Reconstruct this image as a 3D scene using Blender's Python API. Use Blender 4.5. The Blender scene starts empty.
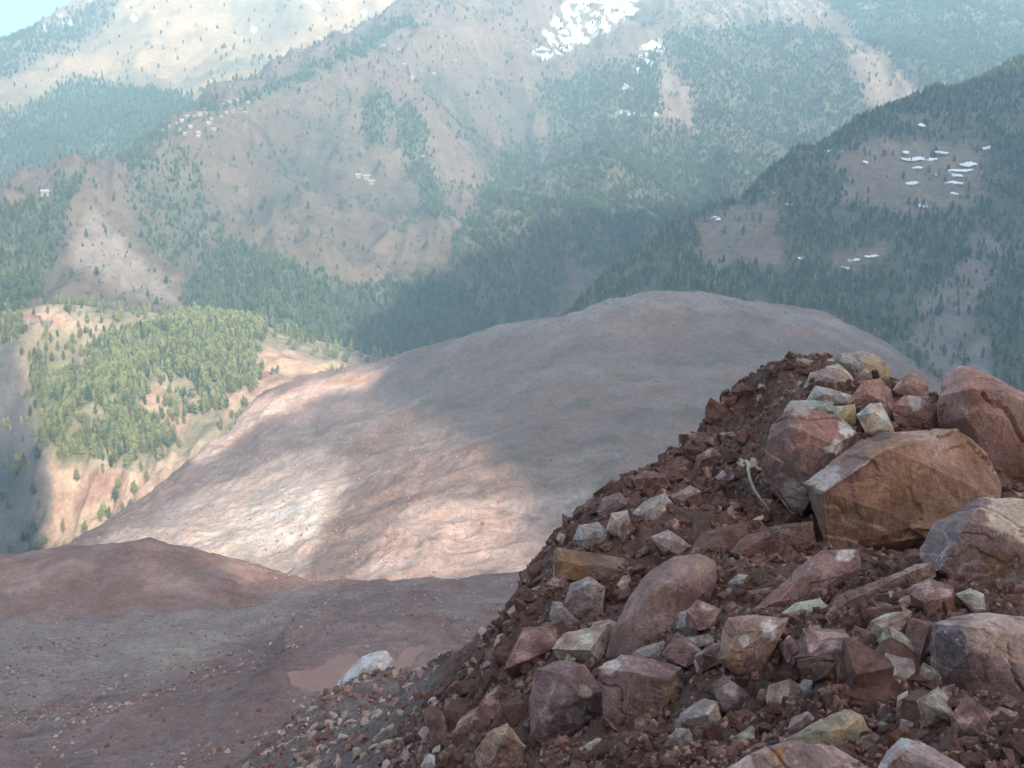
import bpy, bmesh, math, random
import numpy as np
from mathutils import Vector, Matrix

random.seed(7)
rng = np.random.default_rng(7)
R = math.radians

# ------------------------------------------------------------------ camera, sky, sun, exposure
sc = bpy.context.scene
W, H, F = 1024.0, 768.0, 1098.0
PITCH = R(8.0)
cam_d = bpy.data.cameras.new('camera')
cam_d.sensor_width = 36.0
cam_d.lens = 36.0 * F / W
cam_d.clip_start = 0.1
cam_d.clip_end = 40000.0
cam = bpy.data.objects.new('camera', cam_d)
sc.collection.objects.link(cam)
cam.location = (0, 0, 0)
cam.rotation_euler = (R(90) - PITCH, 0, 0)
sc.camera = cam

SUN_EL = R(22.0)
SUN_H = np.array([0.438, -0.899])           # horizontal direction towards the sun
wd = bpy.data.worlds.new('World')
sc.world = wd
wd.use_nodes = True
nt = wd.node_tree
bg = nt.nodes['Background']
sky = nt.nodes.new('ShaderNodeTexSky')
sky.sky_type = 'NISHITA'
sky.sun_disc = False
sky.sun_elevation = SUN_EL
sky.sun_rotation = math.atan2(SUN_H[0], SUN_H[1])
sky.altitude = 1500.0
sky.air_density = 0.3
sky.dust_density = 10.0
sky.ozone_density = 0.0
nt.links.new(sky.outputs[0], bg.inputs[0])
bg.inputs[1].default_value = 0.15
sun_d = bpy.data.lights.new('sun', 'SUN')
sun_d.energy = 5.0
sun_d.angle = R(0.8)
sun_d.color = (1.0, 0.93, 0.83)
sun = bpy.data.objects.new('sun', sun_d)
sc.collection.objects.link(sun)
sv = Vector((SUN_H[0] * math.cos(SUN_EL), SUN_H[1] * math.cos(SUN_EL), math.sin(SUN_EL)))
sun.rotation_euler = sv.to_track_quat('Z', 'Y').to_euler()

vs = sc.view_settings
vs.view_transform = 'Standard'
vs.look = 'None'
vs.gamma = 1.0
vs.use_curve_mapping = False
vs.exposure = 2.2
cy = sc.cycles
cy.use_denoising = True
cy.max_bounces = 6
cy.diffuse_bounces = 3
cy.volume_bounces = 2
cy.transparent_max_bounces = 8

COL = sc.collection

# ------------------------------------------------------------------ helpers
CP, SP = math.cos(PITCH), math.sin(PITCH)


def P(px, py, Y):
    """a photo pixel at a forward distance of Y metres -> world point"""
    cx, cyy = (px - 512.0) / F, (384.0 - py) / F
    d = (cx, CP + cyy * SP, -SP + cyy * CP)
    k = Y / d[1]
    return (d[0] * k, Y, d[2] * k)


def proj(p):
    """world points (n,3) -> pixels"""
    x, y, z = p[:, 0], p[:, 1], p[:, 2]
    dep = np.maximum(y * CP - z * SP, 1e-3)
    up = y * SP + z * CP
    return 512 + F * x / dep, 384 - F * up / dep


_perm = np.random.default_rng(3).permutation(256)
_perm = np.concatenate([_perm, _perm, _perm])
_g3 = np.random.default_rng(5).normal(size=(256, 3))
_g3 /= np.linalg.norm(_g3, axis=1)[:, None]


def perlin(x, y, z):
    xi, yi, zi = np.floor(x).astype(int), np.floor(y).astype(int), np.floor(z).astype(int)
    xf, yf, zf = x - xi, y - yi, z - zi
    f = lambda t: t * t * t * (t * (t * 6 - 15) + 10)
    u, v, w = f(xf), f(yf), f(zf)
    out = 0
    for i in (0, 1):
        for j in (0, 1):
            for k in (0, 1):
                h = _perm[(_perm[(_perm[(xi + i) & 255] + yi + j) & 255] + zi + k) & 255]
                g = _g3[h]
                d = g[..., 0] * (xf - i) + g[..., 1] * (yf - j) + g[..., 2] * (zf - k)
                out = out + d * (u if i else 1 - u) * (v if j else 1 - v) * (w if k else 1 - w)
    return out * 1.5


def fbm(x, y, z=0.0, s=1.0, o=4, gain=0.5, ridged=False):
    z = np.zeros_like(x) + z
    a, t, n = 1.0, 0.0, 0.0
    for k in range(o):
        f = 2.0 ** k / s
        p = perlin(x * f + 17.3 * k, y * f - 9.1 * k, z * f + 4.7 * k)
        if ridged:
            p = 1 - 2 * np.abs(p)
        t = t + a * p
        n += a
        a *= gain
    return t / n


def sstep(a, b, t):
    t = np.clip((t - a) / (b - a), 0, 1)
    return t * t * (3 - 2 * t)


def tps(pts, lam=1e-3):
    """thin plate spline z(x, y) through 3D points"""
    pts = np.array(pts, float)
    c = pts[:, :2].mean(0)
    s = np.abs(pts[:, :2] - c).max()
    q = (pts[:, :2] - c) / s
    n = len(q)

    def phi(a, b):
        r2 = ((a[:, None, :] - b[None]) ** 2).sum(-1)
        return 0.5 * r2 * np.log(r2 + 1e-12)
    A = np.zeros((n + 3, n + 3))
    A[:n, :n] = phi(q, q) + lam * np.eye(n)
    A[:n, n] = 1
    A[:n, n + 1:] = q
    A[n, :n] = 1
    A[n + 1:, :n] = q.T
    b = np.zeros(n + 3)
    b[:n] = pts[:, 2]
    w = np.linalg.solve(A, b)

    def f(x, y):
        sh = np.shape(x)
        a = (np.stack([np.ravel(x), np.ravel(y)], 1) - c) / s
        out = np.empty(len(a))
        for i in range(0, len(a), 40000):
            aa = a[i:i + 40000]
            out[i:i + 40000] = phi(aa, q) @ w[:n] + w[n] + aa @ w[n + 1:]
        return out.reshape(sh)
    return f


def inpoly(px, py, poly, blur=6.0):
    """soft mask of a polygon, 1 inside"""
    poly = np.array(poly, float)
    inside = np.zeros(px.shape, bool)
    d2 = np.full(px.shape, 1e12)
    for (x0, y0), (x1, y1) in zip(poly, np.roll(poly, -1, 0)):
        if y0 != y1:
            c = ((y0 > py) != (y1 > py)) & (px < (x1 - x0) * (py - y0) / (y1 - y0) + x0)
            inside ^= c
        ex, ey = x1 - x0, y1 - y0
        t = np.clip(((px - x0) * ex + (py - y0) * ey) / (ex * ex + ey * ey + 1e-9), 0, 1)
        d2 = np.minimum(d2, (px - x0 - t * ex) ** 2 + (py - y0 - t * ey) ** 2)
    d = np.sqrt(d2) * np.where(inside, 1, -1)
    return sstep(-blur, blur, d)


def set_mesh(name, V, Q, cols=None, smooth=True, attrs=None):
    """V (n,3), Q (m,k) faces of one size"""
    me = bpy.data.meshes.new(name)
    V = np.asarray(V, np.float32)
    Q = np.asarray(Q, np.int32)
    m, k = Q.shape
    me.vertices.add(len(V))
    me.vertices.foreach_set('co', V.ravel())
    me.loops.add(m * k)
    me.loops.foreach_set('vertex_index', Q.ravel())
    me.polygons.add(m)
    me.polygons.foreach_set('loop_start', np.arange(0, m * k, k, dtype=np.int32))
    me.polygons.foreach_set('use_smooth', np.full(m, smooth))
    me.update(calc_edges=True)
    if cols is not None:
        a = me.attributes.new('Col', 'FLOAT_COLOR', 'POINT')
        c4 = np.ones((len(V), 4), np.float32)
        c4[:, :3] = cols
        a.data.foreach_set('color', c4.ravel())
    for kx, v in (attrs or {}).items():
        a = me.attributes.new(kx, 'FLOAT', 'POINT')
        a.data.foreach_set('value', np.asarray(v, np.float32).ravel())
    return me


def link(name, me, mat=None, parent=None):
    o = bpy.data.objects.new(name, me)
    COL.objects.link(o)
    if mat is not None and me is not None and len(me.materials) == 0:
        me.materials.append(mat)
    if parent is not None:
        o.parent = parent
    return o


def tag(o, label=None, cat=None, group=None, kind=None):
    for k, v in (('label', label), ('category', cat), ('group', group), ('kind', kind)):
        if v:
            o[k] = v
    return o


def grid_faces(nr, nc):
    i = np.arange(nr * nc).reshape(nr, nc)
    return np.stack([i[:-1, :-1], i[:-1, 1:], i[1:, 1:], i[1:, :-1]], -1).reshape(-1, 4)


def lerp(a, b, m):
    return a * (1 - m[..., None]) + b * m[..., None]


# ------------------------------------------------------------------ materials
def mat_new(name):
    m = bpy.data.materials.new(name)
    m.use_nodes = True
    n = m.node_tree.nodes
    return m, n, m.node_tree.links, n['Principled BSDF']


def mat_col(name, scales, var=0.45, bump=0.0, bscale=None, rough=0.95, attr='Col', spec=0.2, tint=0.0, brnd=0.0, stretch=False):
    """vertex colour times two octaves of grain, with bump"""
    m, n, l, b = mat_new(name)
    at = n.new('ShaderNodeAttribute')
    at.attribute_name = attr
    tc = n.new('ShaderNodeTexCoord')
    prev = at.outputs['Color']
    hs = []
    for i, s in enumerate(scales):
        t = n.new('ShaderNodeTexNoise')
        t.inputs['Scale'].default_value = s
        t.inputs['Detail'].default_value = 6
        t.inputs['Roughness'].default_value = 0.65
        if stretch and i == 1:
            mpn = n.new('ShaderNodeMapping')
            mpn.inputs['Rotation'].default_value = (.5, .7, .2)
            mpn.inputs['Scale'].default_value = (1.4, 1.4, .55)
            l.new(tc.outputs['Object'], mpn.inputs['Vector'])
            l.new(mpn.outputs[0], t.inputs['Vector'])
        else:
            l.new(tc.outputs['Object'], t.inputs['Vector'])
        mr = n.new('ShaderNodeMapRange')
        mr.inputs['From Min'].default_value = 0.28
        mr.inputs['From Max'].default_value = 0.72
        mr.inputs['To Min'].default_value = 1 - var
        mr.inputs['To Max'].default_value = 1 + var
        l.new(t.outputs['Fac'], mr.inputs['Value'])
        mx = n.new('ShaderNodeVectorMath')
        mx.operation = 'SCALE'
        l.new(prev, mx.inputs[0])
        l.new(mr.outputs[0], mx.inputs['Scale'])
        prev = mx.outputs[0]
        hs.append(t.outputs['Fac'])
        if tint and i == 0:
            hu = n.new('ShaderNodeHueSaturation')
            sat = n.new('ShaderNodeMapRange')
            sat.inputs['From Min'].default_value = 0.3
            sat.inputs['From Max'].default_value = 0.7
            sat.inputs['To Min'].default_value = 1 + tint
            sat.inputs['To Max'].default_value = 1 - tint
            l.new(t.outputs['Color'], sat.inputs['Value'])
            l.new(sat.outputs[0], hu.inputs['Saturation'])
            l.new(prev, hu.inputs['Color'])
            prev = hu.outputs[0]
    if brnd:
        oi = n.new('ShaderNodeObjectInfo')
        mr = n.new('ShaderNodeMapRange')
        mr.inputs['To Min'].default_value = 1 - brnd
        mr.inputs['To Max'].default_value = 1 + brnd
        l.new(oi.outputs['Random'], mr.inputs['Value'])
        mx = n.new('ShaderNodeVectorMath')
        mx.operation = 'SCALE'
        l.new(prev, mx.inputs[0])
        l.new(mr.outputs[0], mx.inputs['Scale'])
        prev = mx.outputs[0]
    l.new(prev, b.inputs['Base Color'])
    b.inputs['Roughness'].default_value = rough
    b.inputs['Specular IOR Level'].default_value = spec
    if bump:
        t = n.new('ShaderNodeTexNoise')
        t.inputs['Scale'].default_value = bscale or scales[-1]
        t.inputs['Detail'].default_value = 8
        t.inputs['Roughness'].default_value = 0.7
        l.new(tc.outputs['Object'], t.inputs['Vector'])
        bp = n.new('ShaderNodeBump')
        bp.inputs['Strength'].default_value = 1.0
        bp.inputs['Distance'].default_value = bump
        l.new(t.outputs['Fac'], bp.inputs['Height'])
        l.new(bp.outputs[0], b.inputs['Normal'])
    return m


def mat_flat(name, col, var=0.15, scale=3.0, rough=0.9, rnd=0.0, cols=None):
    """plain procedural material; cols: a ramp picked per object at random"""
    m, n, l, b = mat_new(name)
    tc = n.new('ShaderNodeTexCoord')
    if cols:
        oi = n.new('ShaderNodeObjectInfo')
        cr = n.new('ShaderNodeValToRGB')
        cr.color_ramp.interpolation = 'CONSTANT'
        el = cr.color_ramp.elements
        while len(el) < len(cols):
            el.new(0.5)
        for i, c in enumerate(cols):
            el[i].position = i / len(cols)
            el[i].color = (*c, 1)
        l.new(oi.outputs['Random'], cr.inputs[0])
        prev = cr.outputs[0]
    else:
        rg = n.new('ShaderNodeRGB')
        rg.outputs[0].default_value = (*col, 1)
        prev = rg.outputs[0]
        if rnd:
            oi = n.new('ShaderNodeObjectInfo')
            mr0 = n.new('ShaderNodeMapRange')
            mr0.inputs['To Min'].default_value = 1 - rnd
            mr0.inputs['To Max'].default_value = 1 + rnd
            l.new(oi.outputs['Random'], mr0.inputs['Value'])
            mx0 = n.new('ShaderNodeVectorMath')
            mx0.operation = 'SCALE'
            l.new(prev, mx0.inputs[0])
            l.new(mr0.outputs[0], mx0.inputs['Scale'])
            prev = mx0.outputs[0]
    t = n.new('ShaderNodeTexNoise')
    t.inputs['Scale'].default_value = scale
    t.inputs['Detail'].default_value = 6
    t.inputs['Roughness'].default_value = 0.7
    l.new(tc.outputs['Object'], t.inputs['Vector'])
    mr = n.new('ShaderNodeMapRange')
    mr.inputs['From Min'].default_value = 0.3
    mr.inputs['From Max'].default_value = 0.7
    mr.inputs['To Min'].default_value = 1 - var
    mr.inputs['To Max'].default_value = 1 + var
    l.new(t.outputs['Fac'], mr.inputs['Value'])
    mx = n.new('ShaderNodeVectorMath')
    mx.operation = 'SCALE'
    l.new(prev, mx.inputs[0])
    l.new(mr.outputs[0], mx.inputs['Scale'])
    l.new(mx.outputs[0], b.inputs['Base Color'])
    b.inputs['Roughness'].default_value = rough
    b.inputs['Specular IOR Level'].default_value = 0.2
    return m


# ------------------------------------------------------------------ terrain
class Mass:
    """a piece of terrain: height z(x, y) on a fan-shaped grid that gets coarser with distance"""

    def __init__(self, name, f, px0, px1, nc, Y0, Y1, nr, geo=True):
        self.name, self.f = name, f
        a = (np.linspace(px0, px1, nc) - 512) / F
        Y = np.geomspace(Y0, Y1, nr) if geo else np.linspace(Y0, Y1, nr)
        AA, YY = np.meshgrid(a, Y)
        self.X, self.Y = AA * YY, YY
        self.nr, self.nc = nr, nc
        self.Z = f(self.X, self.Y)
        self.V = np.stack([self.X, self.Y, self.Z], -1).reshape(-1, 3)
        self.px, self.py = proj(self.V)

    def finish(self, cols, mat, label=None, attrs=None):
        me = set_mesh(self.name, self.V, grid_faces(self.nr, self.nc), cols, True, attrs)
        o = link(self.name, me, mat)
        o['kind'] = 'structure'
        if label:
            o['label'] = label
        return o

    def sample(self, n, dens, r):
        """n random points on the sheet, weighted by dens (per vertex) times ground area"""
        D = dens.reshape(self.nr, self.nc)
        D = 0.25 * (D[:-1, :-1] + D[1:, :-1] + D[:-1, 1:] + D[1:, 1:])
        dx = self.X[:-1, 1:] - self.X[:-1, :-1]
        dy = self.Y[1:, :-1] - self.Y[:-1, :-1]
        w = (D * np.abs(dx * dy)).ravel()
        w /= w.sum()
        i = r.choice(len(w), n, p=w)
        a, b = np.divmod(i, self.nc - 1)
        u, v = r.random(n), r.random(n)
        Vg = self.V.reshape(self.nr, self.nc, 3)
        p = (Vg[a, b] * ((1 - u) * (1 - v))[:, None] + Vg[a, b + 1] * (u * (1 - v))[:, None]
             + Vg[a + 1, b] * ((1 - u) * v)[:, None] + Vg[a + 1, b + 1] * (u * v)[:, None])
        return p


def PP(L):
    return [P(*t) for t in L]


def C(*a):
    return np.array(a, float)


def warp(px, py, amp, s, seed=0.0):
    return (px + amp * fbm(px, py, seed, s, 4), py + amp * fbm(px, py, seed + 31.0, s, 4))


# ---- valley floor, one sheet under everything
gf = 9000.0
me = set_mesh('ground', [(-gf, -gf, -420), (gf, -gf, -420), (gf, gf, -420), (-gf, gf, -420)], [(0, 1, 2, 3)],
              np.tile(C(.16, .13, .11), (4, 1)))
MAT_FLOOR = mat_col('valley_ground', [0.004, 0.05], 0.3)
tag(link('ground', me, MAT_FLOOR), kind='structure')

# ---- added unseen ridge behind the camera, its notched crest shaped to shade the valley
TE = math.tan(SUN_EL)
D_R = 1400.0
prof_u = [-2600, -1200, -500, -120, 0, 48, 64, 95, 110, 160, 340, 385, 420, 520, 700, 1000, 1500, 2200, 3200]
prof_h = [900, 900, 700, 520, 430, 340, 115, 62, 35, 33, 40, 110, 330, 520, 640, 780, 900, 950, 950]  # crest heights set to cast the shade and leave the sunlit patches
uu = np.unique(np.concatenate([np.linspace(-2400, 3000, 140), np.linspace(-150, 600, 120)]))
aa = np.concatenate([np.array([4.0, 12, 30]), np.linspace(60, 2400, 80)])
UU, AA = np.meshgrid(uu, aa)
crest = np.interp(UU, prof_u, prof_h) + TE * D_R
foot = -1.9 - 0.12 * np.minimum(np.abs(UU), 1500)
t = np.clip((AA - 4) / (D_R - 4), 0, 1)
ZZ = foot + (crest - foot) * t ** 1.15
back = AA > D_R
ZZ = np.where(back, crest - (AA - D_R) * 0.6, ZZ)
nz = fbm(UU, AA, 2.0, 260, 5, ridged=True) * 45
ZZ = ZZ + (nz - 45) * sstep(20, 300, AA) * np.clip(np.abs(AA - D_R) / 200, 0, 1)
# u axis (0.899, 0.438), towards the sun SUN_H
XX = UU * 0.899 + AA * SUN_H[0]
YY = UU * 0.438 + AA * SUN_H[1]
Vr = np.stack([XX, YY, ZZ], -1).reshape(-1, 3)
me = set_mesh('shading_ridge', Vr, grid_faces(len(aa), len(uu)), np.tile(C(.20, .15, .12), (len(Vr), 1)))
MAT_SHADING_RIDGE = mat_col('shading_ridge_ground', [0.006, 0.06], 0.35, 2.0)
tag(link('shading_ridge', me, MAT_SHADING_RIDGE), kind='structure')

# ---- far mountain at the left
far_pts = PP([(x_, y_, Y_ * .74) for x_, y_, Y_ in [(-500, 260, 3300), (-200, 235, 3350), (0, 220, 3400), (100, 180, 3500), (200, 125, 3700), (300, 80, 4000), (450, 30, 4900),
              (0, 130, 4050), (60, 80, 4500), (110, 95, 4350), (160, 60, 4650), (200, 70, 4500), (240, 40, 4850), (300, 32, 4850), (420, -20, 5200),
              (-300, 60, 4800), (-100, 62, 4900), (0, 44, 5000), (50, 26, 5100), (85, 12, 5150), (110, 0, 5150), (150, -30, 5300), (220, -70, 5400), (400, -130, 5800)]])
far_pts += [(-2000, 4500, 400), (-1300, 4700, 550), (-500, 4900, 650), (-2800, 4500, 250)]
ff = tps(far_pts)
fz = lambda x, y: ff(x, y) + 80 * fbm(x + .3 * y, y * .6, 1.5, 420, 5, ridged=True) - 28 + 16 * fbm(x, y, 9.1, 130, 3)
M = Mass('mountain_far', fz, -250, 425, 260, 2400, 4700, 220)
n1 = fbm(M.X, M.Y, 3, 300, 5).ravel()
qx, qy = warp(M.px, M.py, 14, 40)
c = lerp(np.tile(C(.22, .155, .09), (len(M.V), 1)), C(.13, .105, .065), sstep(-.2, .3, n1))
far_forest = np.maximum(inpoly(qx, qy, [(-300, 140), (0, 118), (70, 80), (130, 92), (170, 100), (215, 100), (190, 125), (130, 150), (80, 180), (0, 240), (-300, 260)], 8),
                        0.6 * inpoly(qx, qy, [(-300, 20), (60, 25), (110, -20), (120, 0), (80, 45), (0, 80), (-300, 110)], 8))
c = lerp(c, C(.05, .065, .045), far_forest * .9)
snow_f = .7 * sstep(.33, .5, fbm(M.X * 1.4 + M.Y * .5, M.Y * .7, 7, 85, 5, .62).ravel() + .1 * sstep(60, 0, M.py)) * sstep(75, 20, M.py + 18 * n1) * (1 - .6 * inpoly(qx, qy, [(90, 40), (220, 40), (220, 90), (90, 95)], 12))
c = lerp(c * 1.1, C(.7, .72, .75), snow_f)
MAT_MTN = mat_col('mountain_slope', [0.012, 0.07], 0.28, 3.0, 0.05)
M.finish(c, MAT_MTN)
FAR = M

# ---- the mountain across the valley
G_pts = PP([(-300, 350, 1680), (-100, 330, 1700), (0, 314, 1720), (100, 314, 1720), (200, 325, 1700), (300, 350, 1690), (380, 376, 1660), (450, 352, 1700),
            (520, 328, 1800), (580, 307, 1900), (640, 285, 2050), (700, 255, 2300), (800, 200, 2650), (900, 150, 2950), (1024, 115, 3150), (1300, 60, 3400),
            # ridge line
            (-150, 290, 1900), (0, 212, 2000), (50, 185, 2080), (90, 165, 2130), (130, 140, 2200), (165, 125, 2280), (230, 102, 2450), (300, 72, 2700),
            (345, 46, 2900), (400, 22, 3100), (450, -12, 3350), (520, -70, 3750),
            # face
            (60, 250, 1850), (150, 220, 1950), (250, 180, 2150), (350, 130, 2430), (420, 90, 2680), (250, 270, 1820), (350, 250, 1950), (450, 200, 2220),
            (480, 120, 2600), (480, 240, 2000), (490, 60, 2950), (200, 160, 2120), (300, 130, 2350),
            # gully
            (530, 290, 1960), (522, 240, 2350), (520, 190, 2640), (535, 120, 2820), (565, 60, 3200), (600, 0, 3600),
            # slopes beyond the gully
            (575, 230, 2130), (585, 160, 2500), (605, 90, 2900), (640, 30, 3300), (700, 180, 2650), (700, 100, 3050), (700, 20, 3500), (760, 140, 2950),
            (800, 120, 3050), (800, 40, 3500), (865, 58, 3280), (912, 102, 3060), (900, 10, 3700), (960, 70, 3350), (1024, 40, 3600), (1024, -40, 4200),
            (800, -60, 4200), (680, -60, 4000), (1300, -40, 4000), (900, -120, 4800), (600, -130, 4600)])
G_pts += [(-1500, 2100, -350), (-1250, 2500, -260), (-1000, 2850, -90), (-760, 3300, 130), (-560, 3700, 330), (-350, 4200, 600), (0, 5000, 1100), (2000, 5200, 1100), (1000, 5200, 1200)]
gf_ = tps(G_pts)


def g_ridge(wx, wy):
    return fbm(wx + wy * .25, wy * .5, 1.2, 400, 4, ridged=True)


def g_rill(wx, wy):
    return fbm(wx + wy * .2, wy * .32, 6.2, 130, 4, ridged=True)


def gz(x, y):
    wx, wy = x + 60 * fbm(x, y, 5, 300, 2), y + 60 * fbm(x, y, 8, 300, 2)
    return (gf_(x, y) + 95 * (g_ridge(wx, wy) - .35) + 16 * fbm(x, y, 3.3, 90, 4)
            + 32 * (g_rill(wx, wy) - .3))


M = Mass('mountain', gz, -330, 1330, 640, 1620, 5000, 420)
G = M
n1 = fbm(M.X, M.Y, 3, 240, 5).ravel()
n_g = n1
n2 = fbm(M.X, M.Y, 13, 60, 4).ravel()
qx, qy = warp(M.px, M.py, 22, 60, 2.0)
c = lerp(np.tile(C(.155, .108, .075), (len(M.V), 1)), C(.10, .086, .055), sstep(-.25, .3, n1))
c = lerp(c, C(.185, .132, .092), sstep(.1, .4, n2) * .7)
rr_ = g_ridge(M.X, M.Y).ravel() * .6 + g_rill(M.X, M.Y).ravel() * .5
gul = sstep(.28, -.02, rr_)
c = lerp(c, C(.075, .075, .045), gul * .75)  # gully scrub tone, plus relief shading painted into the colour
c = lerp(c, C(.215, .15, .10), sstep(.38, .62, rr_) * .6)  # raised ribs painted lighter to bring out the relief
c *= np.array([.60, .60, .60])
gfor = np.zeros(len(M.V))
for poly, dn in (
        ([(175, 335), (185, 270), (225, 240), (300, 262), (360, 292), (420, 268), (470, 285), (545, 310), (480, 350), (400, 380), (330, 372), (250, 335)], 1.0),
        ([(110, 152), (170, 140), (210, 180), (232, 240), (205, 275), (150, 250), (125, 200)], .55),
        ([(358, 95), (388, 85), (402, 110), (392, 150), (368, 150)], .8), ([(395, 105), (418, 110), (436, 170), (452, 225), (432, 222), (405, 165)], .9),
        ([(-300, 330), (-150, 250), (0, 205), (50, 180), (92, 160), (80, 205), (62, 245), (45, 310), (0, 320)], .8),
        ([(470, 210), (500, 150), (530, 130), (560, 160), (575, 260), (560, 310), (500, 300), (440, 260)], .7),
        ([(538, 70), (600, 70), (700, 30), (790, 20), (850, 45), (872, 110), (830, 165), (720, 215), (620, 275), (572, 270), (545, 170)], .72),
        ([(620, 90), (660, 85), (672, 115), (630, 122)], .9),
        ([(790, -60), (850, 40), (920, 100), (1300, 110), (1300, -60)], .8),
        ([(205, 108), (300, 65), (345, 40), (410, 12), (412, 22), (350, 58), (300, 80), (215, 115)], .9),
        ([(110, 160), (165, 128), (160, 140), (120, 165)], .9)):
    gfor = np.maximum(gfor, dn * inpoly(qx, qy, poly, 12))
gfor = np.clip(gfor * (.55 + .75 * gul) + .22 * gul, 0, 1)
bare = .7 * inpoly(qx, qy, [(838, 42), (865, 48), (925, 100), (905, 118), (870, 100)], 8)
bare = np.maximum(bare, inpoly(qx, qy, [(68, 240), (95, 215), (165, 275), (180, 300), (120, 290), (75, 265)], 10))
bare = np.maximum(bare, .8 * inpoly(qx, qy, [(660, 70), (690, 85), (690, 130), (668, 120)], 12))
gfor *= 1 - bare
c = lerp(c, C(.058, .07, .043), sstep(.1, .6, gfor) * .92)
c = lerp(c, C(.22, .17, .135), bare * .8)
sn = np.maximum(inpoly(M.px, M.py, [(525, 55), (570, -10), (650, -40), (640, 15), (590, 45), (545, 62)], 10),
                inpoly(M.px, M.py, [(618, 95), (640, 45), (662, 35), (668, 50), (640, 78), (632, 98)], 7))
sn = np.maximum(sn, .75 * inpoly(M.px, M.py, [(615, 108), (660, 108), (665, 120), (610, 120)], 5))
sn = np.maximum(sn, .62 * inpoly(M.px, M.py, [(660, -40), (1024, -40), (1024, 18), (840, 30), (700, 60), (660, 40)], 20))
sn = np.maximum(sn, .55 * inpoly(M.px, M.py, [(420, -20), (520, -40), (540, 40), (460, 60), (400, 40)], 15))
nsn = fbm(M.X * 1.2 + M.Y * .6, M.Y * .5, 7, 55, 5, .7, True).ravel()
snow_g = .8 * sstep(.74, .92, nsn + .25 * sn - .1 * gfor) * sstep(.52, .9, sn)
c = lerp(c, C(.7, .72, .75), snow_g)
M.finish(c, MAT_MTN)

# ---- wooded hill at the right
F_pts = PP([(560, 330, 1450), (600, 292, 1500), (640, 263, 1570), (700, 226, 1660), (760, 190, 1760), (800, 166, 1820), (850, 141, 1900), (900, 116, 1990),
            (950, 97, 2070), (1000, 80, 2150), (1024, 73, 2200), (1150, 40, 2350), (1350, 20, 2450),
            (600, 325, 1410), (700, 320, 1380), (800, 335, 1330), (880, 355, 1290), (950, 380, 1240), (1024, 400, 1210), (1150, 430, 1180), (1350, 450, 1170),
            (700, 270, 1530), (800, 250, 1580), (900, 240, 1600), (900, 180, 1790), (1000, 200, 1720), (1000, 300, 1430), (880, 300, 1430), (1024, 140, 1980),
            (1150, 250, 1650), (1300, 250, 1650), (780, 300, 1430)])
F_pts += [(150, 1800, -180), (420, 2050, -80), (650, 2300, 0), (950, 2550, 120), (1500, 2800, 200), (60, 1550, -250), (1900, 2900, 250)]
f_f = tps(F_pts)
terr_polys = [[(688, 222), (740, 196), (790, 215), (785, 262), (700, 272)], [(838, 150), (900, 140), (985, 148), (985, 200), (930, 218), (840, 205)],
              [(835, 248), (890, 246), (885, 270), (835, 272)]]


def hz(x, y):
    z = f_f(x, y)
    z = z + 46 * (fbm(x + .2 * y, y * .5, 4.2, 280, 5, ridged=True) - .3) + 8 * fbm(x, y, 1.1, 70, 4)
    px, py = proj(np.stack([x.ravel(), y.ravel(), z.ravel()], 1))
    m = np.max([inpoly(px, py, p, 8) for p in terr_polys], 0).reshape(x.shape)
    st = 9.0
    zq = np.floor(z / st)
    fr = z / st - zq
    return z * (1 - m) + m * st * (zq + sstep(.55, 1.0, fr))


M = Mass('hill', hz, 540, 1360, 460, 1130, 2700, 330)
HILL = M
n1 = fbm(M.X, M.Y, 3, 150, 5).ravel()
qx, qy = warp(M.px, M.py, 12, 40, 4.0)
clear = np.max([inpoly(qx, qy, p, 9) for p in terr_polys], 0)
scree = np.maximum(inpoly(qx, qy, [(900, 345), (930, 290), (985, 235), (1010, 245), (975, 310), (950, 380)], 9),
                   inpoly(qx, qy, [(930, 395), (965, 345), (985, 335), (1000, 400)], 7))
c = lerp(np.tile(C(.13, .11, .07), (len(M.V), 1)), C(.19, .14, .105), sstep(-.2, .35, n1))
c = lerp(c, C(.19, .135, .10), clear * .85)
c = lerp(c, C(.24, .175, .16), scree * .8)
hfor = np.clip(1 - 1.0 * clear - .75 * scree, 0.0, 1) * (.55 + .45 * sstep(-.3, .15, n1))
c = lerp(c, C(.05, .065, .04), hfor * .6)
M.finish(c, MAT_MTN)

# ---- sunlit spur at the left
E_pts = PP([(-250, 330, 1640), (-100, 322, 1650), (0, 318, 1650), (45, 311, 1655), (120, 315, 1640), (200, 318, 1620), (250, 326, 1600), (300, 345, 1560), (350, 362, 1525), (395, 372, 1500),
            (30, 345, 1560), (100, 380, 1430), (200, 370, 1430), (260, 365, 1450), (310, 378, 1440), (60, 420, 1340), (130, 430, 1310), (200, 420, 1310), (255, 395, 1370),
            (50, 455, 1275), (100, 462, 1265), (150, 465, 1260), (190, 452, 1262), (60, 520, 1235), (110, 515, 1218), (150, 500, 1215), (180, 475, 1228), (40, 556, 1200), (90, 545, 1180),
            (8, 380, 1560), (8, 440, 1540), (8, 500, 1480), (0, 545, 1400), (-100, 420, 1620), (-100, 560, 1430), (-250, 430, 1600), (-250, 600, 1350), (150, 560, 1110), (230, 480, 1180)])
E_pts += [(-850, 1850, -220), (-500, 1850, -200), (-250, 1800, -230)]
e_f = tps(E_pts)


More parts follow.
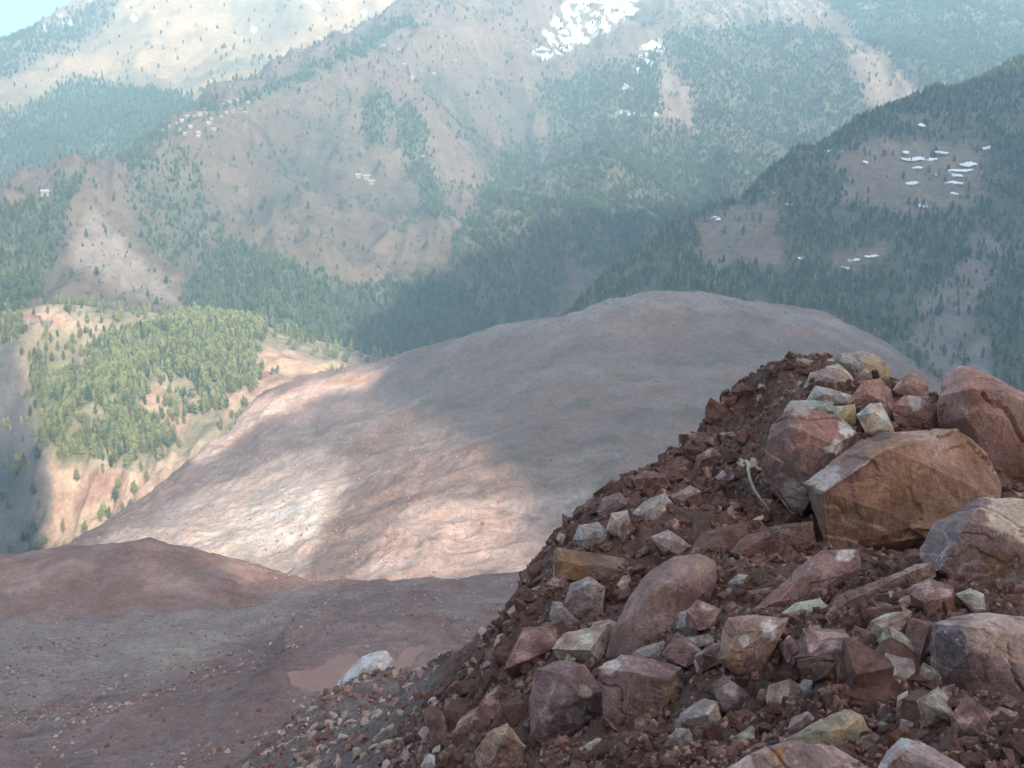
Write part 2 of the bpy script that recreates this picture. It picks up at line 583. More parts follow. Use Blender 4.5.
def ez(x, y):
    z = e_f(x, y)
    px, py = proj(np.stack([x.ravel(), y.ravel(), z.ravel()], 1))
    m = inpoly(px, py, [(35, 450), (100, 458), (200, 450), (190, 490), (110, 530), (60, 556), (25, 556)], 10).reshape(x.shape)
    return z + 12 * (fbm(x, y, 2.2, 150, 5, ridged=True) - .3) + 4 * fbm(x, y, 6.1, 40, 4) + m * 17 * (fbm(x + 9 * fbm(x, y, 1.1, 30, 2), y * .5, 4.4, 40, 4, ridged=True) - .3)


M = Mass('spur', ez, -260, 420, 340, 1080, 1850, 300)
SPUR = M
n1 = fbm(M.X, M.Y, 3, 70, 5).ravel()
qx, qy = warp(M.px, M.py, 10, 30, 5.0)
c = lerp(np.tile(C(.30, .225, .15), (len(M.V), 1)), C(.20, .17, .095), sstep(-.25, .3, n1))
efor = np.max([dn * inpoly(qx, qy, p, 7) for p, dn in (
    ([(28, 355), (60, 330), (110, 335), (150, 345), (150, 380), (140, 420), (130, 455), (60, 452), (30, 400)], 1.0),
    ([(95, 345), (170, 322), (250, 295), (262, 330), (240, 350), (262, 385), (235, 395), (200, 378), (150, 375)], .9),
    ([(130, 400), (160, 425), (180, 450), (120, 460), (60, 455), (50, 435)], .7),
    ([(195, 385), (235, 390), (225, 410), (190, 420), (160, 430), (160, 405)], .25),
    ([(130, 470), (160, 475), (150, 500), (110, 500)], .3),
    ([(-250, 320), (0, 312), (25, 322), (20, 345), (0, 340), (-250, 360)], .8))], 0)
efor = efor * (.12 + .88 * sstep(-.22, .06, fbm(M.X, M.Y, 61, 75, 3).ravel()))
bare = np.max([inpoly(qx, qy, p, 6) for p in (
    [(40, 462), (90, 465), (140, 472), (190, 462), (175, 490), (140, 510), (100, 520), (80, 545), (40, 550), (52, 500)],
    [(20, 318), (50, 308), (100, 335), (60, 328)], [(225, 380), (270, 345), (330, 365), (390, 365), (380, 380), (290, 390), (220, 425)], [(135, 385), (175, 395), (190, 430), (150, 440), (118, 430)])], 0)
c = lerp(c, C(.12, .13, .05), efor * .6)
c = lerp(c, C(.44, .285, .19), bare * .85)
c = lerp(c, C(.26, .14, .095), bare * sstep(.0, .3, fbm(M.X, M.Y, 77, 34, 4).ravel()) * .8)
c = c * (1 + .45 * fbm(M.X, M.Y, 71, 18, 4).ravel())[:, None]
gully_shade = inpoly(qx, qy, [(-250, 360), (15, 345), (25, 400), (45, 450), (50, 500), (35, 555), (-250, 600)], 8)
c = lerp(c, C(.12, .10, .095), gully_shade * .85)  # shadow in the gully left of the spur, painted into the ground colour
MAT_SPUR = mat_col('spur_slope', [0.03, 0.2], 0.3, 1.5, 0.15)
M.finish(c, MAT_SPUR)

# ---- the landslide dam
D_pts = PP([(380, 374, 1480), (430, 352, 1420), (500, 329, 1350), (565, 314, 1300), (600, 302, 1280), (640, 294, 1270), (690, 293, 1270), (760, 302, 1270), (830, 318, 1270), (880, 341, 1260), (915, 366, 1230),
            (960, 400, 1150), (1024, 440, 1050), (1200, 490, 1000),
            (350, 450, 1080), (450, 400, 1150), (560, 370, 1130), (700, 350, 1130), (830, 380, 1050), (500, 460, 930), (620, 440, 930), (750, 430, 950), (880, 430, 950),
            (420, 540, 800), (520, 530, 800), (620, 520, 780), (330, 540, 830), (300, 590, 750), (420, 590, 730), (520, 585, 720), (640, 565, 715), (800, 545, 720), (1000, 545, 720), (1200, 545, 720),
            (300, 385, 1400), (260, 397, 1330), (200, 450, 1225), (130, 510, 1125), (50, 553, 1040), (0, 575, 990), (-150, 620, 900),
            (280, 470, 1080), (200, 520, 980), (250, 500, 1010), (120, 545, 960), (100, 585, 850), (200, 590, 790), (0, 610, 850), (-150, 660, 800), (345, 400, 1280)])
D_pts += [(20, 1500, -215), (150, 1520, -190), (300, 1500, -190), (420, 1450, -200), (-150, 1600, -215), (560, 1330, -230), (-420, 1280, -330), (-250, 1480, -270)]
d_f = tps(D_pts)


def toe(x, y):
    return sstep(1000, 800, y - .3 * x) * sstep(140, 60, x)


def dz(x, y):
    wx, wy = x + 25 * fbm(x, y, 5, 120, 2), y + 25 * fbm(x, y, 8, 120, 2)
    return d_f(x, y) + 10 * fbm(wx, wy, 2.7, 170, 5) + (8 + 5 * toe(x, y)) * (fbm(wx + .3 * wy, wy * .8, 4.4, 85, 5, .55, True) - .3) + 2.0 * fbm(x, y, 3.9, 12, 3)


M = Mass('landslide_debris', dz, -170, 1230, 660, 690, 1560, 420)
DAM = M
n1 = fbm(M.X, M.Y, 3, 130, 5).ravel()
n2 = fbm(M.X * .6 + M.Y * .3, M.Y, 23, 40, 5).ravel()
qx, qy = warp(M.px, M.py, 14, 45, 6.0)
c = lerp(np.tile(C(.20, .127, .10), (len(M.V), 1)), C(.225, .16, .13), sstep(-.2, .25, n1))
c = lerp(c, C(.125, .105, .075), sstep(.05, .3, n2) * .6)
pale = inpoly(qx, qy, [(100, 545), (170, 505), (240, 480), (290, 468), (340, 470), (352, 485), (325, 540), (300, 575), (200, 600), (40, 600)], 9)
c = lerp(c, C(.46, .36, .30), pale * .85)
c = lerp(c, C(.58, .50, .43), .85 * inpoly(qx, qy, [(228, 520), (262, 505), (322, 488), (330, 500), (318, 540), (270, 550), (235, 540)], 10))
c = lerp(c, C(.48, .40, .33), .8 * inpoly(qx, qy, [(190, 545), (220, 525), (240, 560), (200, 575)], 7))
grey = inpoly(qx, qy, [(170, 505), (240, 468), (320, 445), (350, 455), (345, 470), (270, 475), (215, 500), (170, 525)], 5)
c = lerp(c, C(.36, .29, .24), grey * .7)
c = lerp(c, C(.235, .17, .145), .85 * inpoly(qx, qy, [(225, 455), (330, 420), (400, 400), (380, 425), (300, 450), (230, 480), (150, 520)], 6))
c = lerp(c, C(.42, .305, .255), .85 * inpoly(qx, qy, [(365, 560), (385, 520), (440, 500), (520, 500), (590, 490), (560, 540), (520, 590), (420, 600), (350, 600)], 12))  # orange toe of the dam, extra sunlight put into its colour
c = lerp(c, C(.50, .355, .29), .95 * inpoly(qx, qy, [(190, 458), (235, 405), (300, 384), (395, 366), (375, 382), (310, 402), (255, 425), (205, 462)], 5))  # pink channel floor, its sunlit brightness painted into the colour
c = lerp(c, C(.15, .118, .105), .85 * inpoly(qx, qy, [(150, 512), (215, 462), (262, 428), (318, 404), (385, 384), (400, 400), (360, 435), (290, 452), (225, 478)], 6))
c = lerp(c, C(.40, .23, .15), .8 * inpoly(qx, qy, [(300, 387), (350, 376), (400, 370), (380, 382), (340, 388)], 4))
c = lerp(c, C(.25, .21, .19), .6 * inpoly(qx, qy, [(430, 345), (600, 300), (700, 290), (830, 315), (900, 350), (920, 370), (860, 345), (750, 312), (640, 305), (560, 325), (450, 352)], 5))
bend = M.V[:, 1] + 55 * fbm(M.X, M.Y, 41, 190, 3).ravel() + .35 * np.abs(M.V[:, 0] - 80)
bands = perlin(bend / 34.0, M.V[:, 0] / 420.0, np.zeros(len(bend)))
c = c * (1 + .30 * np.clip(bands, -.6, .6)[:, None] * (.4 + sstep(-.2, .3, n1))[:, None])
c = lerp(c, C(.125, .095, .072), .55 * sstep(.12, .36, fbm(M.X, M.Y, 53, 26, 4).ravel()) * sstep(-.1, .25, fbm(M.X, M.Y, 57, 150, 3).ravel()) * (1 - pale))
c = np.clip(c * np.array([1.08, 1.0, .95]), 0, .8)
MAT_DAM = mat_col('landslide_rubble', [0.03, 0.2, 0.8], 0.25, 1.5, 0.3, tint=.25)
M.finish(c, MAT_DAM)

# ---- near debris field with the red clay mound
N_pts = PP([(-250, 768, 150), (0, 768, 150), (200, 768, 140), (420, 768, 120), (700, 768, 110), (-250, 640, 330), (0, 640, 330), (0, 700, 220), (150, 700, 210), (-250, 700, 220),
            (290, 690, 163), (360, 688, 163), (290, 655, 177), (360, 652, 178), (425, 650, 178), (420, 675, 168), (200, 640, 320), (350, 620, 330), (500, 620, 320), (650, 620, 300), (900, 620, 300),
            (280, 598, 440), (330, 587, 450), (400, 583, 450), (460, 583, 445), (520, 577, 430), (640, 560, 420), (900, 560, 400),
            (-250, 618, 420), (0, 616, 430), (150, 612, 435), (250, 606, 445),
            (-250, 565, 500), (-100, 562, 500), (0, 560, 505), (60, 553, 508), (130, 545, 512), (190, 549, 515), (240, 565, 512), (280, 581, 500), (340, 586, 490)])
N_pts += [(-60, 600, -228), (30, 590, -225), (120, 580, -220), (300, 560, -215), (-230, 640, -240), (-330, 620, -240), (-450, 620, -240), (-130, 610, -232), (-60, 100, -60), (20, 90, -50), (-20, 60, -40), (60, 60, -38)]
n_f = tps(N_pts)
PUD_Z = P(320, 672, 170)[2]


def nz_(x, y):
    z = n_f(x, y) + (4.2 * fbm(x, y, 2.1, 50, 5) + 3.0 * (fbm(x, y, 5.1, 34, 4, ridged=True) - .3)) * sstep(90, 220, y) + 2.0 * fbm(x, y, 4.8, 13, 4) + .35 * fbm(x, y, 8.8, 2.2, 3)
    px, py = proj(np.stack([x.ravel(), y.ravel(), n_f(x, y).ravel()], 1))
    qx, qy = warp(px, py, 10, 25, 2.0)
    near = (sstep(130, 150, y) * sstep(215, 195, y))
    PO = [(282, 677), (300, 672), (325, 663), (345, 654), (358, 653), (366, 662), (390, 658), (404, 651), (424, 647), (422, 653), (400, 666), (345, 684), (310, 688), (290, 685)]
    ring = inpoly(px, py, [(250, 685), (285, 655), (340, 640), (440, 632), (460, 650), (400, 690), (330, 706), (265, 702)], 12).reshape(x.shape) * near
    m = inpoly(qx, qy, PO, 2.5).reshape(x.shape) * near
    z = z * (1 - ring) + (PUD_Z + .35 + .22 * fbm(x, y, 8.8, 2.6, 3)) * ring
    return z * (1 - m) + (PUD_Z - .4) * m


M = Mass('debris_field', nz_, -260, 960, 620, 58, 660, 430)
FIELD = M
n1 = fbm(M.X, M.Y, 3, 30, 5).ravel()
n2 = fbm(M.X, M.Y, 3, 8, 4).ravel()
qx, qy = warp(M.px, M.py, 16, 50, 7.0)
c = lerp(np.tile(C(.20, .122, .102), (len(M.V), 1)), C(.235, .152, .127), sstep(-.2, .3, n1))
c = lerp(c, C(.135, .095, .085), sstep(.1, .4, n2) * .6)
grey = np.maximum(inpoly(qx, qy, [(-260, 625), (0, 618), (120, 622), (230, 608), (275, 590), (330, 588), (300, 605), (235, 645), (180, 675), (90, 690), (0, 715), (-260, 720)], 10), 0)
c = lerp(c, C(.29, .215, .18), grey * .6)
c = lerp(c, C(.35, .28, .22), .5 * inpoly(qx, qy, [(130, 655), (190, 640), (225, 638), (200, 655), (150, 672)], 8))
clay = inpoly(qx, qy, [(-260, 560), (0, 558), (130, 540), (200, 545), (260, 570), (350, 575), (360, 590), (280, 595), (240, 606), (130, 618), (0, 615), (-260, 615)], 7)
c = lerp(c, C(.25, .14, .105), clay * .9)
c = lerp(c, C(.36, .215, .165), clay * sstep(.05, .3, fbm(M.X, M.Y, 33, 22, 3).ravel()) * .7)
c = lerp(c, C(.24, .145, .125), .8 * inpoly(qx, qy, [(275, 680), (300, 665), (345, 650), (440, 640), (445, 665), (350, 690), (290, 695)], 7))
c = lerp(c, C(.25, .16, .135), .7 * inpoly(qx, qy, [(240, 768), (280, 725), (300, 722), (290, 768)], 8))
c = np.clip(c * 1.22, 0, .8)
MAT_FIELD = mat_col('field_rubble', [0.08, 0.5, 2.0], 0.26, .35, 1.4, tint=.2)
M.finish(c, MAT_FIELD)

# ------------------------------------------------------------------ foreground boulders: outlines, sizes, colours
mauve, dkm, brown, pink, cream = C(.27, .185, .17), C(.165, .11, .10), C(.34, .215, .155), C(.37, .25, .215), C(.60, .52, .41)
white, grey_, ltg, ochre, green = C(.66, .63, .60), C(.27, .25, .245), C(.43, .40, .38), C(.40, .29, .14), C(.35, .35, .28)
tan, red, earth = C(.43, .32, .235), C(.27, .135, .10), C(.155, .088, .066)
# name, outline, distance, depth, colour, patches (a few paint in lit or shaded sides), front-face shift, roughness, label, category
ROCKS = [
    ('boulder', [(800, 482), (826, 462), (860, 441), (882, 429), (905, 431), (960, 428), (985, 448), (1004, 480), (1003, 500), (985, 512), (960, 532), (925, 549), (880, 556), (830, 552), (818, 525)], 7.6, 1.25, brown,
     [(845, 452, 30, mauve), (820, 475, 18, ltg), (808, 500, 16, mauve), (880, 432, 14, dkm), (935, 520, 22, C(.3, .2, .14)), (900, 470, 30, C(.38, .23, .155))], 7, 1.15,
     'biggest rust-brown boulder with a broad cracked flaky face', 'boulder'),
    ('boulder', [(936, 428), (939, 396), (946, 374), (960, 363), (985, 371), (1024, 392), (1100, 432), (1110, 530), (1010, 510), (985, 460)], 8.9, 1.8, C(.35, .225, .195),
     [(1015, 480, 25, red), (960, 400, 25, C(.36, .24, .21)), (980, 390, 14, C(.38, .21, .16))], -14, .9,
     'big pinkish-brown boulder with a pointed top at the right edge, behind the rust-brown one', 'boulder'),
    ('boulder', [(766, 440), (772, 424), (786, 411), (800, 406), (840, 417), (859, 432), (850, 444), (826, 464), (806, 480), (802, 518), (790, 514), (774, 492), (762, 478)], 8.25, .9, mauve,
     [(820, 425, 26, C(.33, .19, .16)), (795, 440, 14, pink), (800, 410, 9, ltg), (845, 428, 9, white), (795, 495, 15, ltg), (780, 470, 14, dkm), (835, 448, 8, white)], 4, .9,
     'mauve and pink boulder with a white-edged top, left of the biggest rust-brown one', 'boulder'),
    ('boulder', [(605, 657), (611, 632), (628, 598), (648, 571), (674, 556), (700, 553), (716, 560), (718, 580), (710, 602), (692, 616), (676, 640), (650, 657), (625, 662)], 6.4, .7, C(.285, .195, .18),
     [(705, 562, 12, C(.36, .27, .23)), (690, 600, 16, C(.22, .145, .13))], 6, .25,  # the darker patch paints the shaded lower right side
     'smooth rounded mauve boulder leaning on the slope', 'boulder'),
    ('boulder', [(918, 548), (934, 520), (960, 506), (985, 497), (1024, 499), (1085, 512), (1090, 596), (1015, 598), (985, 592), (950, 585), (925, 572)], 5.4, .8, C(.27, .2, .185),
     [(1005, 512, 24, cream), (1030, 520, 24, cream), (935, 560, 26, C(.2, .15, .15)), (975, 520, 14, mauve), (1000, 560, 18, C(.22, .13, .09)), (1018, 580, 14, grey_)], 4, .8,
     'grey boulder with a cream-coloured top at the right edge', 'boulder'),
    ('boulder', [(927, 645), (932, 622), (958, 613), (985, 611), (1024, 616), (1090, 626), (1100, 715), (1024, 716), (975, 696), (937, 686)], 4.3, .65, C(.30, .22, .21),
     [(990, 625, 24, C(.55, .42, .35)), (1020, 640, 24, C(.5, .37, .31)), (950, 650, 24, C(.17, .13, .14)), (975, 665, 18, C(.25, .19, .18))], 6, .8,  # lit top painted in as paler patches
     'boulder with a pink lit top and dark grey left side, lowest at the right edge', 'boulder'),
    ('stone_slab', [(718, 660), (722, 630), (728, 617), (760, 615), (790, 618), (778, 642), (762, 672), (740, 674)], 5.0, .3, C(.37, .265, .225),
     [(745, 640, 7, white), (770, 630, 8, white), (752, 662, 10, C(.28, .19, .18)), (730, 655, 10, tan)], 3, .6,
     'flat pinkish slab with white streaks, below the leaning mauve slab', 'rock slab'),
    ('stone_slab', [(781, 613), (795, 603), (820, 598), (828, 606), (818, 616), (792, 623)], 5.35, .22, C(.42, .42, .34), [], 3, .5, 'small pale green-grey slab under the leaning mauve slab', 'rock slab'),
    ('stone_slab', [(746, 615), (772, 592), (800, 566), (822, 550), (858, 550), (861, 567), (845, 581), (815, 600), (785, 610), (760, 620)], 5.8, .4, C(.30, .19, .185),
     [(845, 555, 10, white), (800, 580, 14, C(.34, .22, .2)), (825, 565, 10, C(.38, .25, .22))], 3, .6, 'long mauve slab leaning uphill, white at its upper corner', 'rock slab'),
    ('stone_slab', [(824, 616), (835, 596), (870, 582), (915, 565), (934, 562), (936, 576), (920, 589), (880, 607), (850, 624), (830, 628)], 5.2, .32, C(.29, .195, .18),
     [(900, 580, 10, pink), (925, 570, 7, C(.4, .3, .27))], 3, .6, 'narrow mauve slab lying below the biggest boulder', 'rock slab'),
    ('rock', [(955, 594), (970, 588), (984, 594), (986, 610), (975, 613)], 4.9, .12, C(.44, .43, .38), [], 2, .4, 'small flat pale grey-green stone above the pink-topped boulder', 'rock'),
    ('boulder', [(529, 700), (535, 668), (560, 659), (585, 664), (603, 690), (598, 722), (582, 744), (548, 750), (531, 735)], 5.7, .5, C(.225, .155, .15),
     [(585, 690, 8, cream), (560, 695, 10, C(.34, .28, .27)), (545, 715, 8, ltg), (575, 715, 9, C(.33, .27, .27))], 3, 1.2, 'rough mauve block with pale blotches, below the rounded boulder', 'boulder'),
    ('boulder', [(598, 668), (622, 655), (655, 658), (682, 667), (687, 690), (678, 714), (658, 738), (625, 738), (604, 718)], 5.2, .5, C(.23, .15, .14),
     [(610, 668, 10, C(.5, .43, .4)), (676, 692, 14, tan), (650, 722, 12, tan), (668, 712, 10, tan)], 3, 1.0, 'dark mauve wedge-shaped block with a tan right edge', 'boulder'),
    ('rock', [(669, 738), (680, 713), (704, 697), (718, 702), (727, 738), (700, 745)], 4.75, .28, C(.26, .22, .215), [(715, 712, 9, cream), (720, 730, 8, ltg), (690, 728, 12, C(.22, .2, .21))], 3, .6,
     'grey triangular stone with a cream right edge', 'rock'),
    ('rock', [(711, 684), (724, 675), (745, 690), (760, 710), (742, 724), (722, 712)], 4.85, .3, C(.22, .16, .16), [(730, 690, 7, ltg)], 3, .7, 'dark mauve wedge under the flat pinkish slab', 'rock'),
    ('boulder', [(690, 800), (716, 772), (745, 755), (790, 738), (832, 745), (872, 768), (885, 805), (780, 820)], 3.15, .4, C(.40, .28, .255),
     [(778, 755, 9, C(.48, .25, .13)), (745, 765, 12, C(.5, .42, .39)), (815, 755, 14, C(.3, .22, .21)), (850, 768, 8, white)], 5, .8, 'pink rock with an orange streak at the bottom edge of the photo', 'boulder'),
    ('boulder', [(862, 800), (886, 750), (901, 736), (930, 746), (965, 766), (992, 805), (930, 820)], 3.05, .35, C(.50, .39, .37), [(905, 745, 8, C(.55, .47, .43)), (880, 770, 8, white)], 5, .5,
     'smooth pale pink rock at the bottom edge of the photo', 'boulder'),
    ('rock', [(783, 740), (815, 722), (845, 708), (862, 715), (871, 735), (850, 748), (820, 758), (795, 756)], 3.75, .28, C(.35, .31, .23), [(855, 722, 10, C(.5, .37, .24)), (838, 730, 6, C(.5, .33, .2)), (805, 738, 10, C(.33, .33, .26))], 4, .7,
     'green-grey rock with a tan corner, behind the pink rocks at the bottom edge', 'rock'),
    ('rock', [(579, 748), (597, 738), (617, 740), (619, 761), (600, 769), (583, 763)], 4.7, .22, C(.44, .37, .30), [(605, 745, 6, cream)], 3, .8, 'tan block near the bottom edge, below the dark mauve wedge-shaped block', 'rock'),
    ('rock', [(474, 752), (490, 731), (508, 723), (526, 746), (522, 772), (480, 776)], 5.6, .35, C(.35, .25, .20), [(500, 735, 9, tan), (490, 760, 9, mauve)], 3, 1.2, 'rough tan-brown stone at the foot of the soil bank', 'rock'),
    ('rock', [(420, 766), (428, 753), (438, 757), (441, 775), (425, 778)], 6.2, .2, C(.47, .45, .42), [], 2, .5, 'pale grey pointed stone at the bottom edge, lowest at the foot of the bank', 'rock'),
    ('rock', [(552, 556), (556, 547), (600, 558), (640, 561), (642, 571), (622, 581), (590, 584), (554, 579)], 8.0, .5, C(.215, .145, .105), [(575, 568, 14, C(.27, .165, .09)), (615, 572, 10, C(.25, .18, .14))], 3, .5,
     'long ochre-brown block near the rim of the heap', 'rock'),
    ('rock', [(632, 514), (645, 500), (665, 492), (675, 505), (671, 520), (650, 531), (640, 525)], 8.5, .35, C(.36, .32, .30), [(660, 505, 8, C(.55, .5, .46)), (640, 518, 8, grey_)], 2, .6, 'pale grey block in the upper middle of the rim', 'rock'),
    ('rock', [(671, 497), (690, 485), (701, 491), (697, 506), (680, 511)], 8.6, .28, C(.36, .28, .26), [], 2, .5, 'pinkish grey stone touching the pale grey block on the rim', 'rock'),
    ('rock', [(606, 530), (611, 513), (628, 510), (631, 526), (621, 537)], 8.35, .25, C(.42, .35, .30), [(625, 515, 5, C(.55, .47, .4))], 2, .5, 'beige stone left of the pale grey block on the rim', 'rock'),
    ('rock', [(573, 540), (578, 525), (598, 522), (611, 534), (606, 548), (585, 550)], 8.4, .3, C(.32, .305, .295), [], 2, .6, 'bluish grey stone above the long ochre-brown block', 'rock'),
    ('rock', [(650, 537), (668, 529), (692, 546), (684, 557), (664, 553)], 7.9, .25, C(.33, .28, .26), [], 2, .5, 'grey stone poking out of the soil above the rounded boulder', 'rock'),
    ('rock', [(564, 604), (570, 583), (590, 576), (606, 587), (602, 612), (588, 627), (570, 618)], 7.6, .4, C(.29, .235, .225), [(590, 590, 8, ltg)], 2, 1.0, 'rough grey-mauve stone below the long ochre-brown block', 'rock'),
    ('rock', [(549, 618), (552, 601), (562, 602), (567, 618), (580, 622), (578, 632), (558, 632)], 7.6, .25, C(.30, .265, .26), [], 2, .8, 'small grey stone beside the rough grey-mauve stone', 'rock'),
    ('rock', [(526, 600), (532, 588), (545, 584), (553, 600), (545, 606)], 8.3, .25, C(.29, .25, .24), [], 2, .8, 'small grey stone nearest the rim, left of the ochre-brown block', 'rock'),
    ('rock', [(548, 588), (552, 577), (562, 577), (566, 587), (557, 594)], 8.0, .2, C(.32, .26, .25), [], 2, .8, 'small mauve stone tucked under the left end of the ochre-brown block', 'rock'),
    ('rock', [(730, 552), (745, 535), (780, 524), (812, 520), (818, 545), (785, 560), (748, 565)], 7.3, .5, C(.185, .11, .09), [], 4, .6, 'dark brown lump of hard earth below the mauve and pink boulder', 'rock'),
    ('rock', [(622, 662), (640, 648), (664, 640), (673, 652), (660, 668), (635, 672)], 6.0, .25, C(.31, .27, .26), [], 3, .8, 'grey stone wedged under the rounded mauve boulder', 'rock'),
    ('rock', [(676, 628), (680, 612), (690, 610), (693, 622), (684, 632)], 6.0, .14, C(.40, .38, .36), [], 2, .5, 'small pale grey stone right of the rounded boulder', 'rock'),
    ('rock', [(727, 583), (738, 574), (748, 575), (744, 585), (732, 590)], 6.6, .12, C(.38, .37, .37), [], 2, .3, 'small bluish grey chip in the dark hollow', 'rock'),
    ('rock', [(738, 592), (772, 587), (774, 600), (745, 607)], 6.3, .16, C(.24, .155, .145), [], 2, .5, 'small dark mauve chip left of the leaning slab', 'rock'),
    ('rock', [(848, 668), (852, 656), (862, 657), (863, 668), (855, 674)], 4.5, .09, C(.42, .38, .38), [], 1, .5, 'small pale pinkish stone in the middle of the bare soil', 'rock'),
    ('rock', [(895, 720), (897, 696), (908, 690), (910, 712), (903, 724)], 4.0, .12, C(.36, .26, .22), [(905, 694, 6, ltg)], 2, .8, 'upright brown stone with a grey tip, left of the pink-topped boulder', 'rock'),
    ('rock', [(990, 715), (1000, 706), (1018, 713), (1020, 726), (1000, 726)], 3.7, .12, C(.32, .22, .19), [], 2, .5, 'reddish stone below the pink-topped boulder', 'rock'),
    ('rock', [(786, 730), (792, 718), (808, 711), (815, 718), (806, 730), (794, 735)], 4.0, .12, C(.30, .22, .22), [], 2, .8, 'mauve stone touching the green-grey rock from behind', 'rock'),
    # the pale pieces on the crest
    ('rock', [(826, 360), (840, 354), (862, 351), (874, 354), (886, 362), (892, 371), (889, 384), (868, 384), (856, 390), (838, 380)], 10.7, .55, C(.30, .27, .255),
     [(876, 367, 13, C(.47, .38, .24)), (884, 375, 9, C(.47, .36, .23)), (832, 358, 5, ltg), (865, 372, 4, cream)], 3, .5, 'grey and ochre block on the very top of the heap', 'rock'),
    ('rock', [(825, 367), (838, 363), (850, 374), (859, 387), (850, 391), (836, 382)], 10.45, .2, C(.64, .57, .45), [], 1, .3, 'cream slab just below the grey and ochre block on top', 'rock'),
    ('rock', [(803, 388), (810, 373), (826, 368), (850, 388), (846, 396), (820, 392)], 10.3, .35, C(.30, .265, .255), [], 2, .6, 'grey-brown stone left of the cream slab on the crest', 'rock'),
    ('rock', [(804, 404), (815, 385), (835, 390), (852, 395), (850, 404), (826, 409)], 9.95, .3, C(.37, .355, .345), [(847, 393, 7, white)], 2, .4, 'blue-grey slab with a white corner on the crest', 'rock'),
    ('stone_slab', [(783, 412), (790, 401), (806, 400), (832, 401), (838, 412), (832, 424), (800, 416)], 9.3, .3, C(.35, .36, .32), [(795, 404, 6, ltg)], 2, .4, 'flat green-grey slab behind the mauve and pink boulder', 'rock slab'),
    ('rock', [(832, 407), (855, 404), (858, 426), (846, 434), (836, 424)], 9.15, .3, C(.34, .33, .27), [(850, 413, 9, C(.43, .32, .15))], 1, .4, 'small ochre block between the green-grey slab and the cream block', 'rock'),
    ('rock', [(856, 415), (870, 403), (881, 403), (889, 418), (895, 432), (885, 437), (866, 433)], 9.0, .35, C(.62, .54, .43), [(861, 415, 9, C(.3, .31, .32))], 1, .4, 'bright cream block with a grey left side, right of the ochre block', 'rock'),
    ('rock', [(846, 404), (863, 381), (880, 378), (891, 390), (897, 412), (894, 428), (878, 430), (858, 412)], 9.6, .5, C(.29, .165, .135), [(887, 408, 8, C(.42, .27, .22)), (876, 388, 10, C(.36, .22, .16))], 2, .5, 'red-brown angular block behind the bright cream block', 'rock'),  # the pink patch paints its lit right side
    ('rock', [(892, 390), (903, 376), (915, 373), (928, 385), (930, 400), (905, 402)], 10.1, .45, C(.38, .24, .195), [], 2, .5, 'orange-pink stone on the crest between the cream block and the pointed boulder', 'rock'),
    ('rock', [(891, 404), (905, 395), (930, 397), (941, 410), (938, 432), (897, 434)], 9.3, .5, C(.25, .155, .14), [(915, 402, 8, ltg)], 2, .7, 'dark red-brown block touching the pointed boulder', 'rock'),
    ('stone_slab', [(793, 362), (796, 357), (815, 360), (813, 366), (800, 367)], 11.3, .25, C(.37, .33, .30), [], 1, .3, 'thin flat stone on the left end of the crest', 'rock slab'),
    ('rock', [(690, 480), (697, 455), (712, 447), (722, 455), (718, 472), (704, 484)], 10.2, .4, C(.20, .115, .095), [(707, 452, 4, ltg)], 3, 1.2, 'dark brown clod standing on the rim of the heap', 'rock'),
    ('rock', [(715, 478), (722, 470), (732, 474), (728, 484), (719, 486)], 9.6, .18, C(.45, .41, .40), [], 1, .5, 'small whitish stone right of the dark brown clod', 'rock'),
    ('rock', [(722, 508), (730, 499), (748, 502), (745, 512), (730, 514)], 8.8, .18, C(.38, .38, .36), [], 1, .5, 'small grey stone below the curved cord', 'rock'),
    ('rock', [(632, 478), (645, 470), (668, 474), (672, 487), (650, 492), (636, 490)], 9.2, .35, C(.19, .115, .10), [], 2, 1.3, 'dark brown crumbly clod on the rim above the pale grey block', 'rock'),
    ('rock', [(596, 512), (604, 497), (620, 492), (630, 502), (620, 512), (604, 518)], 9.0, .35, C(.22, .17, .165), [], 2, 1.2, 'dark grey clod on the rim left of the pale grey block', 'rock'),
]

